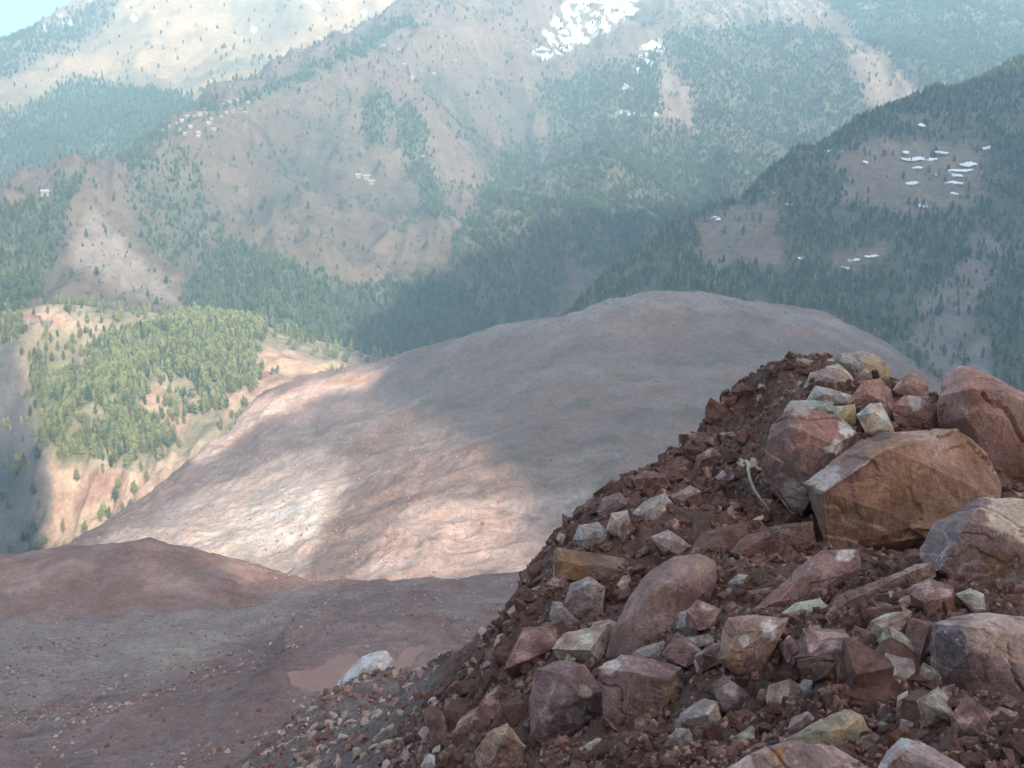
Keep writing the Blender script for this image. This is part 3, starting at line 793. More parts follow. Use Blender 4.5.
# ------------------------------------------------------------------ the heap of rubble in front
A_pts = PP([(300, 1150, 2.2), (400, 1000, 3.2), (300, 1000, 4.2), (200, 1100, 3.5), (512, 900, 2.2), (760, 950, 2.0), (1024, 950, 2.0), (1250, 950, 2.0), (700, 815, 3.2), (860, 800, 3.4), (1024, 800, 3.2), (1250, 830, 3.0), (620, 772, 4.2), (560, 772, 4.9),
            (860, 690, 4.35), (820, 650, 4.9), (900, 640, 4.9), (700, 690, 5.2), (560, 650, 6.9), (900, 600, 5.7), (740, 570, 7.0), (690, 520, 8.2), (600, 560, 8.6), (650, 620, 6.9),
            (760, 500, 8.6), (720, 460, 10.2), (560, 565, 9.0), (1024, 560, 6.2), (1250, 560, 6.0), (1250, 440, 9.5),
            # rim
            (700, 446, 11.2), (705, 432, 11.8), (718, 412, 12.2), (740, 390, 12.4), (770, 378, 12.4), (800, 366, 12.0), (850, 372, 11.6), (900, 400, 11.0), (960, 410, 10.8), (1024, 425, 10.6),
            (745, 430, 11.2), (770, 410, 11.2),
            (680, 470, 10.6), (640, 485, 10.0), (600, 505, 9.6), (570, 535, 9.2), (548, 556, 9.0), (532, 600, 8.2), (522, 640, 7.8), (503, 690, 7.3), (492, 735, 6.7), (516, 590, 10.6), (498, 625, 11.2),
            # slope below, to the white boulder
            (470, 642, 14), (440, 655, 20), (400, 672, 32), (365, 703, 42), (330, 708, 43), (300, 725, 33), (275, 745, 27), (250, 772, 22),
            (450, 768, 8.6), (400, 768, 11.5), (350, 768, 14.5), (300, 768, 18.5), (430, 710, 13), (468, 690, 10.8), (390, 710, 20), (350, 725, 25), (490, 655, 11), (458, 740, 9.2), (170, 900, 8), (100, 1000, 6), (250, 860, 10), (170, 835, 18), (330, 805, 12.5), (420, 800, 8.6), (480, 800, 5.8), (350, 900, 6.5)])
for (px, py, Y) in [(700, 446, 11.2), (718, 412, 12.2), (770, 378, 12.4), (850, 372, 11.6), (960, 410, 10.8), (1100, 440, 10.6), (1250, 440, 9.5)]:
    x, y, z = P(px, py, Y)
    A_pts += [(x * 1.25, y + 3.0, z - 3.2), (x * 1.6, y + 9.0, z - 9)]
A_pts += [(-7, 52, -27), (-12, 40, -26), (-12, 26, -18), (2, 24, -14), (4, 40, -26), (10, 50, -30), (0, 65, -42), (-14, 65, -42), (15, 65, -42), (-8, 12, -10), (-4, 8, -5.8), (-12, 16, -15),
          (-2.5, 5, -3.6), (-2, 2, -2.4), (0, 1, -1.7), (2, 1, -1.65), (-14, 30, -24)]
for r in ROCKS:
    o = np.array(r[1], float)
    k = np.argsort(-o[:, 1])[:3]
    for i in k:
        if o[i, 1] < 790 and o[i, 0] < 1060:
            A_pts.append(P(o[i, 0], o[i, 1] - 2, r[2] + .38 * r[3]))
a_f = tps(A_pts, 3e-5)


def near_z(x, y):
    q = sstep(8, 25, y)
    wx, wy = x + .12 * fbm(x, y, 5, .5, 2), y + .12 * fbm(x, y, 8, .5, 2)
    z = a_f(x, y)
    z = z + (.17 + .2 * q) * fbm(wx, wy, 2.3, .5, 4, .6) + .085 * (fbm(wx, wy, 7.1, .2, 4, .6, True) - .25) + .035 * fbm(x, y, 3.1, .06, 2)
    z = z + q * (.3 * fbm(x, y, 1.7, 3.0, 4) + .1 * fbm(x, y, 6.7, .7, 3))
    return z


M = Mass('rubble_heap', near_z, 170, 1250, 640, 1.6, 66, 640)
HEAP = M
n1 = fbm(M.X, M.Y, 3, 1.1, 5).ravel()
n2 = fbm(M.X, M.Y, 5.5, .22, 5).ravel()
n3 = fbm(M.X, M.Y, 8.5, .07, 3).ravel()
c = lerp(np.tile(C(.135, .078, .06), (len(M.V), 1)), C(.20, .118, .088), sstep(-.25, .3, n1))
c = lerp(c, C(.10, .06, .05), sstep(.1, .4, n2) * .7)
c = lerp(c, C(.30, .22, .19), sstep(.28, .5, n3) * .7)
qx, qy = warp(M.px, M.py, 14, 40, 7.0)
rub = inpoly(qx, qy, [(200, 800), (300, 700), (400, 655), (440, 670), (415, 720), (440, 740), (470, 800)], 10) * sstep(8, 11, M.V[:, 1])
c = lerp(c, C(.235, .18, .16), rub * .75)
c = lerp(c, C(.27, .15, .07), .5 * inpoly(qx, qy, [(690, 505), (740, 495), (745, 530), (700, 545)], 14) * sstep(.0, .3, n2))
MAT_HEAP = mat_col('heap_soil', [1.2, 9.0, 45.0], 0.33, .03, 38.0, tint=.15)
M.finish(c, MAT_HEAP)


def near_hit(px, py, lo=2.0, hi=60.0):
    """where the view ray through a pixel meets the heap"""
    ys = np.geomspace(lo, hi, 260)
    p = np.array([P(px, py, y) for y in ys])
    g = a_f(p[:, 0], p[:, 1])
    k = np.argmax(p[:, 2] <= g)
    if p[k, 2] > g[k]:
        return None
    return p[k]


# ------------------------------------------------------------------ boulders as meshes
MAT_ROCK = mat_col('boulder_stone', [4.0, 14.0, 60.0], 0.28, .028, 26.0, rough=.85, tint=.2, stretch=True)


def build_rock(pts, px_size, amp, smooth_it, seed, facet=True):
    """convex hull of pts, refined to pieces px_size long, then chipped and roughened"""
    bm = bmesh.new()
    for p in pts:
        bm.verts.new(p)
    bmesh.ops.convex_hull(bm, input=bm.verts)
    for v in [v for v in bm.verts if not v.link_faces]:
        bm.verts.remove(v)
    bmesh.ops.triangulate(bm, faces=bm.faces)
    for it in range(9):
        es = [e for e in bm.edges if e.calc_length() > px_size]
        if not es or len(bm.faces) > 26000:
            break
        bmesh.ops.subdivide_edges(bm, edges=es, cuts=1)
        bmesh.ops.triangulate(bm, faces=[f for f in bm.faces if len(f.verts) > 3])
        if it == 1:
            for v in bm.verts:      # break the big flat faces a little before refining further
                v.co += Vector((random.gauss(0, 1), random.gauss(0, 1), random.gauss(0, 1))) * amp * .14
    em = np.zeros(len(bm.verts))
    bm.verts.index_update()
    for e_ in bm.edges:
        an = e_.calc_face_angle(0.0)
        for v in e_.verts:
            em[v.index] = max(em[v.index], an)
    for k in range(smooth_it):
        bmesh.ops.smooth_vert(bm, verts=bm.verts, factor=.5, use_axis_x=True, use_axis_y=True, use_axis_z=True)
    bm.normal_update()
    co = np.array([v.co[:] for v in bm.verts])
    no = np.array([v.normal[:] for v in bm.verts])
    x, y, z = co[:, 0], co[:, 1], co[:, 2]
    s = max(np.ptp(x), np.ptp(z))
    d = fbm(x, y, z + seed, s * .45, 5, .62) * amp * (.6 if facet else .9)
    if facet:
        q = fbm(x * 1.0 + z * .4, y, z + seed * 2, s * .34, 3) * 3.2      # flaky layers: little scarps
        fl = np.floor(q)
        d = d + amp * .55 * (fl + sstep(.93, 1.0, q - fl))
        d = d - amp * 1.5 * sstep(.02, .0, np.abs(fbm(x, y, z + seed * 3, s * .8, 3, .4)))   # cracks
    d = d + fbm(x, y, z + seed, s * .07, 3) * amp * .35
    co = co + no * d[:, None]
    fs = np.array([[v.index for v in f.verts] for f in bm.faces])
    bm.verts.index_update()
    fs = np.array([[v.index for v in f.verts] for f in bm.faces])
    bm.free()
    build_rock.edge = sstep(.3, .8, em) * sstep(-.15, .25, fbm(x, y, z + seed, s * .2, 3))
    return co, fs


for ri, (name, out_, Y, T, col, spots, shift, rough, label, cat) in enumerate(ROCKS):
    random.seed(100 + ri)
    o = np.array(out_, float)
    cen = o.mean(0)
    wpx = np.ptp(o[:, 0])
    pts = []
    for q in o:
        k = .25 + .25 * (cen[1] - q[1]) / max(np.ptp(o[:, 1]), 1) + .12 * random.uniform(-1, 1)     # the top edge lies further back than the foot
        pts.append(P(q[0], q[1], Y + T * np.clip(k, .1, .6)))
    if rough < .3:
        fr_ = list(o)
    else:
        st_ = random.randrange(3)
        fr_ = [o[(st_ + int(kk * len(o) / 4)) % len(o)] for kk in range(4)]
    for q in fr_:
        sf = .6 + .22 * random.uniform(-1, 1)
        qq = cen + (q - cen) * sf
        pts.append(P(qq[0], qq[1] + shift * .8, Y + T * .12 * random.random()))
    for q in o:
        qq = cen + (q - cen) * (.72 + .1 * random.random())
        pts.append(P(qq[0], qq[1] + 2, Y + T * (.8 + .2 * random.random())))
    # foot reaches into the soil
    bot = o[np.argsort(-o[:, 1])[:4]]
    for q in bot:
        x, y, z = P(cen[0] + (q[0] - cen[0]) * .8, q[1], Y + T * .5)
        pts.append((x, y, z - .12 * T))
    pxm = Y / F
    size = wpx * pxm
    sm = 8 if rough < .3 else 0
    co, fs = build_rock(pts, max(2.6 * pxm, .008), size * .017 * (rough + .25), sm, ri * 7.31, facet=rough > .3)
    em = build_rock.edge
    WARM = np.array([1.25, 1.10, 1.02])
    col = col * WARM
    base = np.tile(col, (len(co), 1))
    px, py = proj(co)
    wx, wy = warp(px, py, .09 * wpx, wpx * .3, ri * 3.0)
    n = fbm(co[:, 0], co[:, 1], co[:, 2] + ri, size * .4, 5)
    base = lerp(base, col * .72, sstep(.05, .3, n) * .8)
    base = lerp(base, np.minimum(col * 1.3 + .03, .8), sstep(-.05, -.35, n) * .7)
    for (sx, sy, sr, scol) in spots:
        d = np.hypot(wx - sx, wy - sy) / sr + .8 * fbm(co[:, 0], co[:, 1], co[:, 2] + sx, size * .13, 4, .65)
        base = lerp(base, scol * WARM, sstep(1.05, .82, d) * .92)
    if rough > .3:
        base = lerp(base, np.minimum(base.mean(0) * 1.45 + .13, .75), em * .75)
        v1 = np.abs(fbm(co[:, 0], co[:, 1] * .6, co[:, 2] * 1.4 + ri * 2, size * .6, 3))
        base = lerp(base, np.minimum(col * 1.5 + .1, .7), sstep(.03, .0, v1) * .5)
    org = np.array([co[:, 0].mean(), co[:, 1].mean(), co[:, 2].min()])
    me = set_mesh(name, co - org, fs, base, smooth=(rough < .3))
    ob = link(name, me, MAT_ROCK)
    ob.location = org
    tag(ob, label, cat)

# the pale boulder far down the slope
random.seed(55)
wb = [(330, 694), (338, 682), (350, 668), (362, 656), (378, 650), (387, 650), (394, 660), (391, 674), (372, 690), (350, 697)]
pts = []
for q in wb:
    pts.append(P(q[0], q[1], 43.5))
    pts.append(P(362 + (q[0] - 362) * .6, 677 + (q[1] - 677) * .6 + 4, 42.6))
    pts.append(P(362 + (q[0] - 362) * .75, 677 + (q[1] - 677) * .75 + 4, 45.2))
pts += [P(345, 702, 43.2), P(380, 700, 43.6)]
co, fs = build_rock(pts, .12, .03, 1, 3.3)
org = np.array([co[:, 0].mean(), co[:, 1].mean(), co[:, 2].min()])
n = fbm(co[:, 0], co[:, 1], co[:, 2], .8, 4)
ob = link('boulder', set_mesh('boulder', co - org, fs, lerp(np.tile(C(.66, .58, .54), (len(co), 1)), C(.42, .35, .32), sstep(.05, .3, n)), False), MAT_ROCK)
ob.location = org
tag(ob, 'whitish angular boulder down the slope beside the brown puddle', 'boulder')

# ------------------------------------------------------------------ loose stones
def stone_mesh(name, seed, cols, npt=16, sub=1, flat=1.0):
    r = random.Random(seed)
    bm = bmesh.new()
    for k in range(npt):
        v = Vector((r.gauss(0, 1), r.gauss(0, 1), r.gauss(0, 1)))
        v.normalize()
        v *= r.uniform(.75, 1.0)
        bm.verts.new((v.x * .5, v.y * .5 * r.uniform(.7, 1), v.z * .42 * flat))
    bmesh.ops.convex_hull(bm, input=bm.verts)
    for v in [v for v in bm.verts if not v.link_faces]:
        bm.verts.remove(v)
    bmesh.ops.bevel(bm, geom=bm.edges[:], offset=.03, segments=1, affect='EDGES')
    bmesh.ops.triangulate(bm, faces=bm.faces)
    bm.verts.index_update()
    co = np.array([v.co[:] for v in bm.verts])
    fs = np.array([[v.index for v in f.verts] for f in bm.faces])
    bm.free()
    n = fbm(co[:, 0], co[:, 1], co[:, 2] + seed, .5, 3)
    return set_mesh(name, co, fs, lerp(np.tile(C(1, 1, 1), (len(co), 1)), C(.75, .75, .75), sstep(-.2, .3, n)), False)


STONE_COL = {'mauve': C(.27, .165, .145), 'grey': C(.42, .345, .31), 'brown': C(.175, .10, .078), 'tan': C(.44, .33, .26)}


STONE_COL = {k: v * np.array([1.2, 1.07, 1.0]) for k, v in STONE_COL.items()}


def mat_stone(name, col):
    m = mat_flat(name, tuple(col), .35, 9.0, .9, rnd=.22)
    return m


MAT_MID = mat_col('stone_middling', [5.0, 20.0], 0.25, .02, 18.0, rough=.9, tint=.15, brnd=.18)
MAT_STONES = {k: mat_stone('stone_' + k, v) for k, v in STONE_COL.items()}
SM = {}
for k in STONE_COL:
    SM[k] = []
    for i in range(5):
        me = stone_mesh('stone', 40 + i * 3 + len(k), None, 13 + i, flat=(1, .8, .7, .55, .9)[i])
        me.materials.append(MAT_STONES[k])
        SM[k].append(me)
PROTO = {k: [] for k in STONE_COL}
rs = random.Random(21)
LBL = {'mauve': 'small angular mauve stone lying in the dark soil of the near heap', 'grey': 'small angular pale grey stone lying in the dark soil of the near heap',
       'brown': 'small dark brown clod lying in the soil of the near heap', 'tan': 'small tan stone lying in the soil of the near heap'}
LBL2 = {'mauve': 'mauve stone in the loose rubble of the slope below the soil bank', 'grey': 'pale grey stone in the loose rubble of the slope below the soil bank',
        'brown': 'dark brown clod in the loose rubble of the slope below the soil bank', 'tan': 'tan stone in the loose rubble of the slope below the soil bank'}


def short(s_):
    s_ = s_.split(',')[0]
    for cut in (' with ', ' touching ', ' poking ', ' at the ', ' lying '):
        if len(s_.split()) > 8:
            s_ = s_.split(cut)[0]
    return s_


KNOWN = [(np.array(r[1], float).mean(0), short(r[8])) for r in ROCKS] + [(np.array([363., 675.]), 'whitish angular boulder beside the brown puddle'), (np.array([450., 690.]), 'brown soil bank')]


def stone_label(k, px, py, s_px, lbls):
    d = [math.hypot(px - q[0], (py - q[1]) * 1.2) for q, _ in KNOWN]
    i = int(np.argmin(d))
    q, nm = KNOWN[i]
    dx, dy = px - q[0], py - q[1]
    side = ('right of' if dx > 0 else 'left of') if abs(dx) > abs(dy) else ('below' if dy > 0 else 'above')
    what = {'mauve': 'mauve stone', 'grey': 'pale grey stone', 'brown': 'dark brown clod', 'tan': 'tan stone'}[k]
    size = 'tiny' if s_px < 9 else 'small' if s_px < 14 else 'middling' if s_px < 21 else 'larger'
    lab = f"{'loose ' if lbls is LBL2 else ''}{size} {what} {side} the {nm}"
    return lab if len(lab.split()) <= 16 else lbls[k]


def put_stone(px, py, s_px, kinds, lbls, grp):
    h = near_hit(px, py)
    if h is None:
        return None
    k = rs.choice(kinds)
    me = rs.choice(SM[k])
    nm = 'clod' if k == 'brown' else 'stone'
    ob = link(nm, me)
    s = s_px * h[1] / F
    ob.scale = (s * rs.uniform(.85, 1.3), s * rs.uniform(.8, 1.2), s * rs.uniform(.8, 1.1))
    ob.rotation_euler = (rs.uniform(-.7, .7), rs.uniform(-.7, .7), rs.uniform(0, 6.28))
    ob.location = (h[0], h[1], near_z(np.array([h[0]]), np.array([h[1]]))[0] + s * .12)
    tag(ob, stone_label(k, px, py, s_px, lbls), nm, grp[k])
    PROTO[k].append(ob)
    return ob


GR1 = {k: k + ' stones in the near heap' for k in STONE_COL}
GR2 = {k: k + ' stones in the rubble slope' for k in STONE_COL}
heap_poly = np.array([(480, 640), (530, 565), (600, 510), (690, 470), (720, 470), (760, 500), (800, 520), (830, 560), (930, 590), (1020, 600), (1020, 765), (430, 765)])
cnt = 0
while cnt < 45:
    px, py = rs.uniform(430, 1022), rs.uniform(460, 766)
    if inpoly(np.array([px]), np.array([py]), heap_poly, .1)[0] < .5:
        continue
    if put_stone(px, py, 7 + 15 * rs.random() ** 2.2, ['mauve', 'mauve', 'grey', 'brown', 'brown', 'brown', 'tan'], LBL, GR1):
        cnt += 1
cnt = 0
slope_poly = np.array([(255, 766), (300, 712), (335, 700), (400, 662), (425, 665), (415, 700), (400, 730), (440, 766)])
while cnt < 55:
    px, py = rs.uniform(250, 450), rs.uniform(655, 766)
    if inpoly(np.array([px]), np.array([py]), slope_poly, .1)[0] < .5:
        continue
    if put_stone(px, py, 6 + 11 * rs.random() ** 2, ['mauve', 'mauve', 'grey', 'grey', 'tan', 'brown'], LBL2, GR2):
        cnt += 1


# ------------------------------------------------------------------ middling rocks between the boulders, and clods along the rim
MID = {}
MIDOB = {k: [] for k in STONE_COL}
for k in STONE_COL:
    MID[k] = []
    for i in range(6):
        random.seed(300 + i + 11 * len(k))
        pts = []
        f3 = (.42, .3, .36, .24, .5, .2)[i]
        for sx in (-1, 1):
            for sy in (-1, 1):
                for sz in (-1, 1):
                    j_ = lambda: random.uniform(.55, 1.15)
                    if random.random() < .88:
                        pts.append((sx * .5 * j_(), sy * .42 * j_(), sz * f3 * j_()))
        pts += [(random.uniform(-.3, .3), random.uniform(-.3, .3), f3 * random.uniform(.9, 1.25)), (random.uniform(-.6, .6), -.5, random.uniform(-.1, .2))]
        co, fs = build_rock(pts, .055, .04 if k == 'brown' else .014, 0, i * 3.7 + len(k), facet=k != 'brown')
        n = fbm(co[:, 0], co[:, 1], co[:, 2] + i, .4, 5)
        cc = lerp(np.tile(STONE_COL[k] * 1.05, (len(co), 1)), STONE_COL[k] * .6, sstep(.0, .3, n))
        if k != 'brown':
            cc = lerp(cc, np.minimum(STONE_COL[k] * 1.5 + .12, .7), sstep(-.1, -.3, n) * .9)
        if k != 'brown':
            cc = lerp(cc, np.minimum(STONE_COL[k] * 1.4 + .14, .7), build_rock.edge * .7)
        me = set_mesh('stone', co, fs, cc, False)
        me.materials.append(MAT_MID)
        MID[k].append(me)


def put_mid(px, py, s_px, kinds):
    h = near_hit(px, py)
    if h is None:
        return False
    k = rs.choice(kinds)
    nm = 'clod' if k == 'brown' else 'stone'
    ob = link(nm, rs.choice(MID[k]))
    s = s_px * h[1] / F
    ob.scale = (s * rs.uniform(.9, 1.25), s * rs.uniform(.8, 1.2), s * rs.uniform(.9, 1.2))
    ob.rotation_euler = (rs.uniform(-.6, .6), rs.uniform(-.6, .6), rs.uniform(0, 6.28))
    ob.location = (h[0], h[1], near_z(np.array([h[0]]), np.array([h[1]]))[0] + s * .1)
    tag(ob, stone_label(k, px, py, s_px, LBL), nm, GR1[k])
    MIDOB[k].append(ob)
    return True


taken = [np.array(r[1], float) for r in ROCKS]
cnt = 0
while cnt < 150:
    px, py = 440 + 582 * rs.random() ** 1.1, 470 + 292 * rs.random() ** .75
    if inpoly(np.array([px]), np.array([py]), heap_poly, .1)[0] < .5:
        continue
    if (470 < px < 535 and 590 < py < 725) or (718 < px < 790 and 450 < py < 540):
        continue
    sz = 13 + 44 * rs.random() ** 2.0
    if any(inpoly(np.array([px]), np.array([py - sz * .25]), o_, 4 + sz * .2)[0] > .05 for o_ in taken):
        sz = min(sz, 15)
        if any(inpoly(np.array([px]), np.array([py - 4]), o_, 9)[0] > .05 for o_ in taken):
            continue
    if put_mid(px, py, sz, ['mauve', 'mauve', 'mauve', 'grey', 'brown', 'brown', 'tan']):
        cnt += 1
rim = [(488, 700), (503, 655), (520, 610), (535, 575), (560, 545), (590, 515), (625, 492), (660, 478), (690, 462), (703, 440), (716, 415), (738, 393), (765, 380), (790, 372)]
for i in range(len(rim) - 1):
    for t_ in (.1, .4, .75):
        x_ = rim[i][0] * (1 - t_) + rim[i + 1][0] * t_ + rs.uniform(-3, 8)
        y_ = rim[i][1] * (1 - t_) + rim[i + 1][1] * t_ + rs.uniform(2, 12)
        put_mid(x_, y_ + (5 if x_ > 735 else 0), rs.uniform(11, 26) if x_ < 735 else rs.uniform(8, 15), ['brown', 'brown', 'brown', 'mauve'])


# ------------------------------------------------------------------ scatter: points carrying size and turn, one instanced kind set
def scatter(name, pts, scl, protos, label, r, tilt=.4):
    n = len(pts)
    me = bpy.data.meshes.new(name)
    me.vertices.add(n)
    me.vertices.foreach_set('co', np.asarray(pts, np.float32).ravel())
    scl = np.asarray(scl, np.float32)
    if scl.ndim == 1:
        scl = np.repeat(scl[:, None], 3, 1)
    rot = np.stack([r.normal(0, tilt, n), r.normal(0, tilt, n), r.random(n) * 6.283], 1)
    for nm, ty, val, key in (('scl', 'FLOAT_VECTOR', scl, 'vector'), ('rot', 'FLOAT_VECTOR', rot, 'vector'), ('idx', 'INT', r.integers(0, len(protos), n), 'value')):
        a = me.attributes.new(nm, ty, 'POINT')
        a.data.foreach_set(key, np.asarray(val, np.int32 if ty == 'INT' else np.float32).ravel())
    ob = link(name, me)
    ng = bpy.data.node_groups.new(name, 'GeometryNodeTree')
    ng.interface.new_socket('Geometry', in_out='INPUT', socket_type='NodeSocketGeometry')
    ng.interface.new_socket('Geometry', in_out='OUTPUT', socket_type='NodeSocketGeometry')
    N, L = ng.nodes, ng.links
    gi, go = N.new('NodeGroupInput'), N.new('NodeGroupOutput')
    mp = N.new('GeometryNodeMeshToPoints')
    L.new(gi.outputs[0], mp.inputs['Mesh'])
    jn = N.new('GeometryNodeJoinGeometry')
    for p in reversed(protos):
        oi = N.new('GeometryNodeObjectInfo')
        oi.transform_space = 'ORIGINAL'
        oi.inputs['Object'].default_value = p
        oi.inputs['As Instance'].default_value = True
        L.new(oi.outputs['Geometry'], jn.inputs[0])
    ip = N.new('GeometryNodeInstanceOnPoints')
    ip.inputs['Pick Instance'].default_value = True
    L.new(mp.outputs[0], ip.inputs['Points'])
    L.new(jn.outputs[0], ip.inputs['Instance'])
    for nm, ty, sock in (('idx', 'INT', 'Instance Index'), ('rot', 'FLOAT_VECTOR', 'Rotation'), ('scl', 'FLOAT_VECTOR', 'Scale')):
        na = N.new('GeometryNodeInputNamedAttribute')
        na.data_type = ty
        na.inputs['Name'].default_value = nm
        src = na.outputs['Attribute']
        if nm == 'rot':
            er = N.new('FunctionNodeEulerToRotation')
            L.new(src, er.inputs[0])
            src = er.outputs[0]
        L.new(src, ip.inputs[sock])
    L.new(ip.outputs[0], go.inputs[0])
    md = ob.modifiers.new('scatter', 'NODES')
    md.node_group = ng
    tag(ob, label, kind='stuff')
    return ob


rg = np.random.default_rng(11)
soil_set = [PROTO['brown'][i] for i in range(5)] + [PROTO['mauve'][i] for i in range(2)]
mix_set = PROTO['mauve'][:3] + PROTO['brown'][:2] + PROTO['grey'][:2] + PROTO['tan'][:1]
# crumbs of soil and grit on the heap
vis = (HEAP.px > 380) & (HEAP.px < 1060) & (HEAP.py < 800) & (HEAP.V[:, 1] < 13.5)
p = HEAP.sample(34000, vis * (.35 + sstep(-.1, .3, fbm(HEAP.X, HEAP.Y, 6, .5, 3).ravel())) * (1 / np.maximum(HEAP.V[:, 1], 3)) ** 1.2, rg)
s = .014 + .055 * rg.random(len(p)) ** 3 + .04 * (rg.random(len(p)) < .04)
p[:, 2] += s * .1
scatter('gravel', p, s * (p[:, 1] / 6) ** .4, soil_set, 'crumbs of brown soil and grit covering the heap', rg, 1.0)
# clods and chips packed between the rocks
w = vis * (.2 + sstep(-.15, .25, fbm(HEAP.X, HEAP.Y, 16, .7, 3).ravel())) * (1 / np.maximum(HEAP.V[:, 1], 3)) ** 1.3
p = HEAP.sample(5200, w, rg)
s = .03 + .1 * rg.random(len(p)) ** 3
scatter('rubble', p, s * (p[:, 1] / 6) ** .5, MIDOB['brown'][:12] + MIDOB['mauve'][:4] + MIDOB['tan'][:1], 'clods and broken chips packed between the rocks of the heap', rg, 1.0)
# rubble of the slope below
vis = (HEAP.px > 200) & (HEAP.px < 520) & (HEAP.V[:, 1] > 7.5) & (HEAP.V[:, 1] < 50)
qx, qy = warp(HEAP.px, HEAP.py, 14, 40, 7.0)
w = vis * (.2 + inpoly(qx, qy, [(200, 800), (300, 700), (400, 655), (440, 670), (415, 720), (440, 740), (470, 800)], 10))
p = HEAP.sample(8500, w / np.maximum(HEAP.V[:, 1], 6) ** .6, rg)
s = (.03 + .34 * rg.random(len(p)) ** 5) * (p[:, 1] / 20) ** .5
scatter('gravel', p, s, mix_set, 'loose grey and mauve rubble on the slope below the bank', rg, .8)
# stones on the debris field
vis = (FIELD.px > -80) & (FIELD.px < 560) & (FIELD.V[:, 1] < 520)
cl_ = inpoly(FIELD.px, FIELD.py, [(-260, 560), (0, 558), (130, 540), (200, 545), (260, 570), (240, 606), (130, 618), (0, 615), (-260, 615)], 5)
nn = fbm(FIELD.X, FIELD.Y, 6, 18, 4).ravel()
w = vis * (1 - .93 * cl_) * (.15 + sstep(-.1, .35, nn)) / np.maximum(FIELD.V[:, 1], 60) ** 1.0
p = FIELD.sample(26000, w, rg)
s = .2 + 1.3 * rg.random(len(p)) ** 5
ok = (np.abs(p[:, 2] - PUD_Z) > .45) | (p[:, 1] < 155) | (p[:, 1] > 190)
scatter('gravel', p[ok], s[ok], mix_set + PROTO['mauve'][3:5], 'grey and mauve stones strewn over the debris field', rg, .8)
# boulders on the landslide dam
vis = (DAM.px > -60) & (DAM.px < 960) & (DAM.py > 280) & (DAM.py < 610)
nn = fbm(DAM.X, DAM.Y, 6, 60, 4).ravel()
p = DAM.sample(30000, vis * (.15 + sstep(-.1, .3, nn)), rg)
s = .7 + 2.8 * rg.random(len(p)) ** 4
scatter('gravel', p, s, PROTO['mauve'][:6] + PROTO['brown'][:3], 'rubble blocks strewn over the landslide dam', rg, .8)

# ------------------------------------------------------------------ puddle
pl = []
for (x, y) in [(268, 684), (290, 662), (320, 650), (345, 645), (380, 645), (430, 638), (442, 642), (430, 656), (400, 676), (350, 694), (300, 698)]:
    d = np.array(P(x, y, 1.0))
    pl.append(d * (PUD_Z / d[2]))
pl = np.array(pl)
cen = pl.mean(0)
bm = bmesh.new()
bm.faces.new([bm.verts.new(q) for q in pl])
me = bpy.data.meshes.new('puddle')
bm.to_mesh(me)
bm.free()
MAT_PUD = mat_flat('muddy_water', (.33, .165, .12), .12, .25, .4)
tag(link('puddle', me, MAT_PUD), 'brown muddy puddle in the debris field', kind='structure')

# ------------------------------------------------------------------ cord and rag by the mauve and pink boulder
def tube(name, pts, rad, mat, seg=8):
    pts = [Vector(p) for p in pts]
    V, Q = [], []
    for i, p in enumerate(pts):
        t = (pts[min(i + 1, len(pts) - 1)] - pts[max(i - 1, 0)]).normalized()
        a = t.cross(Vector((0, 1, 0))).normalized()
        b = t.cross(a)
        for k in range(seg):
            an = 2 * math.pi * k / seg
            V.append(p + (a * math.cos(an) + b * math.sin(an)) * rad * (1 + .12 * math.sin(i * 1.7)))
    for i in range(len(pts) - 1):
        for k in range(seg):
            Q.append((i * seg + k, i * seg + (k + 1) % seg, (i + 1) * seg + (k + 1) % seg, (i + 1) * seg + k))
    return link(name, set_mesh(name, V, Q), mat)


ctrl = [(744, 463), (746, 461), (748, 463), (748, 470), (750, 480), (754, 490), (760, 499), (766, 507), (772, 516)]
cp = []
for i, (x, y) in enumerate(ctrl):
    cp.append(P(x, y, 8.32 - .2 * math.sin(i / 8 * math.pi)))
fine = []
for i in range(len(cp) - 1):
    for k in range(4):
        t = k / 4
        fine.append(tuple(cp[i][j] * (1 - t) + cp[i + 1][j] * t for j in range(3)))
MAT_CORD = mat_flat('cord_fibre', (.50, .44, .38), .2, 60)
tag(tube('cord', fine, .0115, MAT_CORD), 'pale curved cord hanging down from a rag on the soil', 'cord')
nx, ny = 12, 8
V = []
for j in range(ny):
    for i in range(nx):
        x, y, z = P(738 + 22 * i / (nx - 1) + 1.5 * math.sin(j * 1.3), 467 - 9 * j / (ny - 1) * (.6 + .4 * math.sin(i * .9 + 1)) - 2 * math.sin(i * .4), 8.40 + .16 * j / (ny - 1))
        V.append((x, y + .02 * math.sin(i * 2.1 + j), z + .014 * math.sin(i * 1.7 + j * 2.3)))
V = np.array(V)
tcol = lerp(np.tile(C(.42, .36, .25), (len(V), 1)), C(.42, .25, .2), sstep(6, 10, np.tile(np.arange(nx), ny)))
MAT_RAG = mat_col('rag_cloth', [20.0], .2, .004, 60)
rag = link('rag', set_mesh('rag', V, grid_faces(ny, nx), tcol), MAT_RAG)
sd = rag.modifiers.new('thick', 'SOLIDIFY')
sd.thickness = .012
tag(rag, 'crumpled yellow and pink rag at the top of the cord', 'rag')

# ------------------------------------------------------------------ trees
MAT_NEEDLE = mat_flat('pine_needles', (.085, .115, .045), .3, .6, .9, rnd=.35)
MAT_BARK = mat_flat('pine_bark', (.12, .085, .065), .25, 2.0)


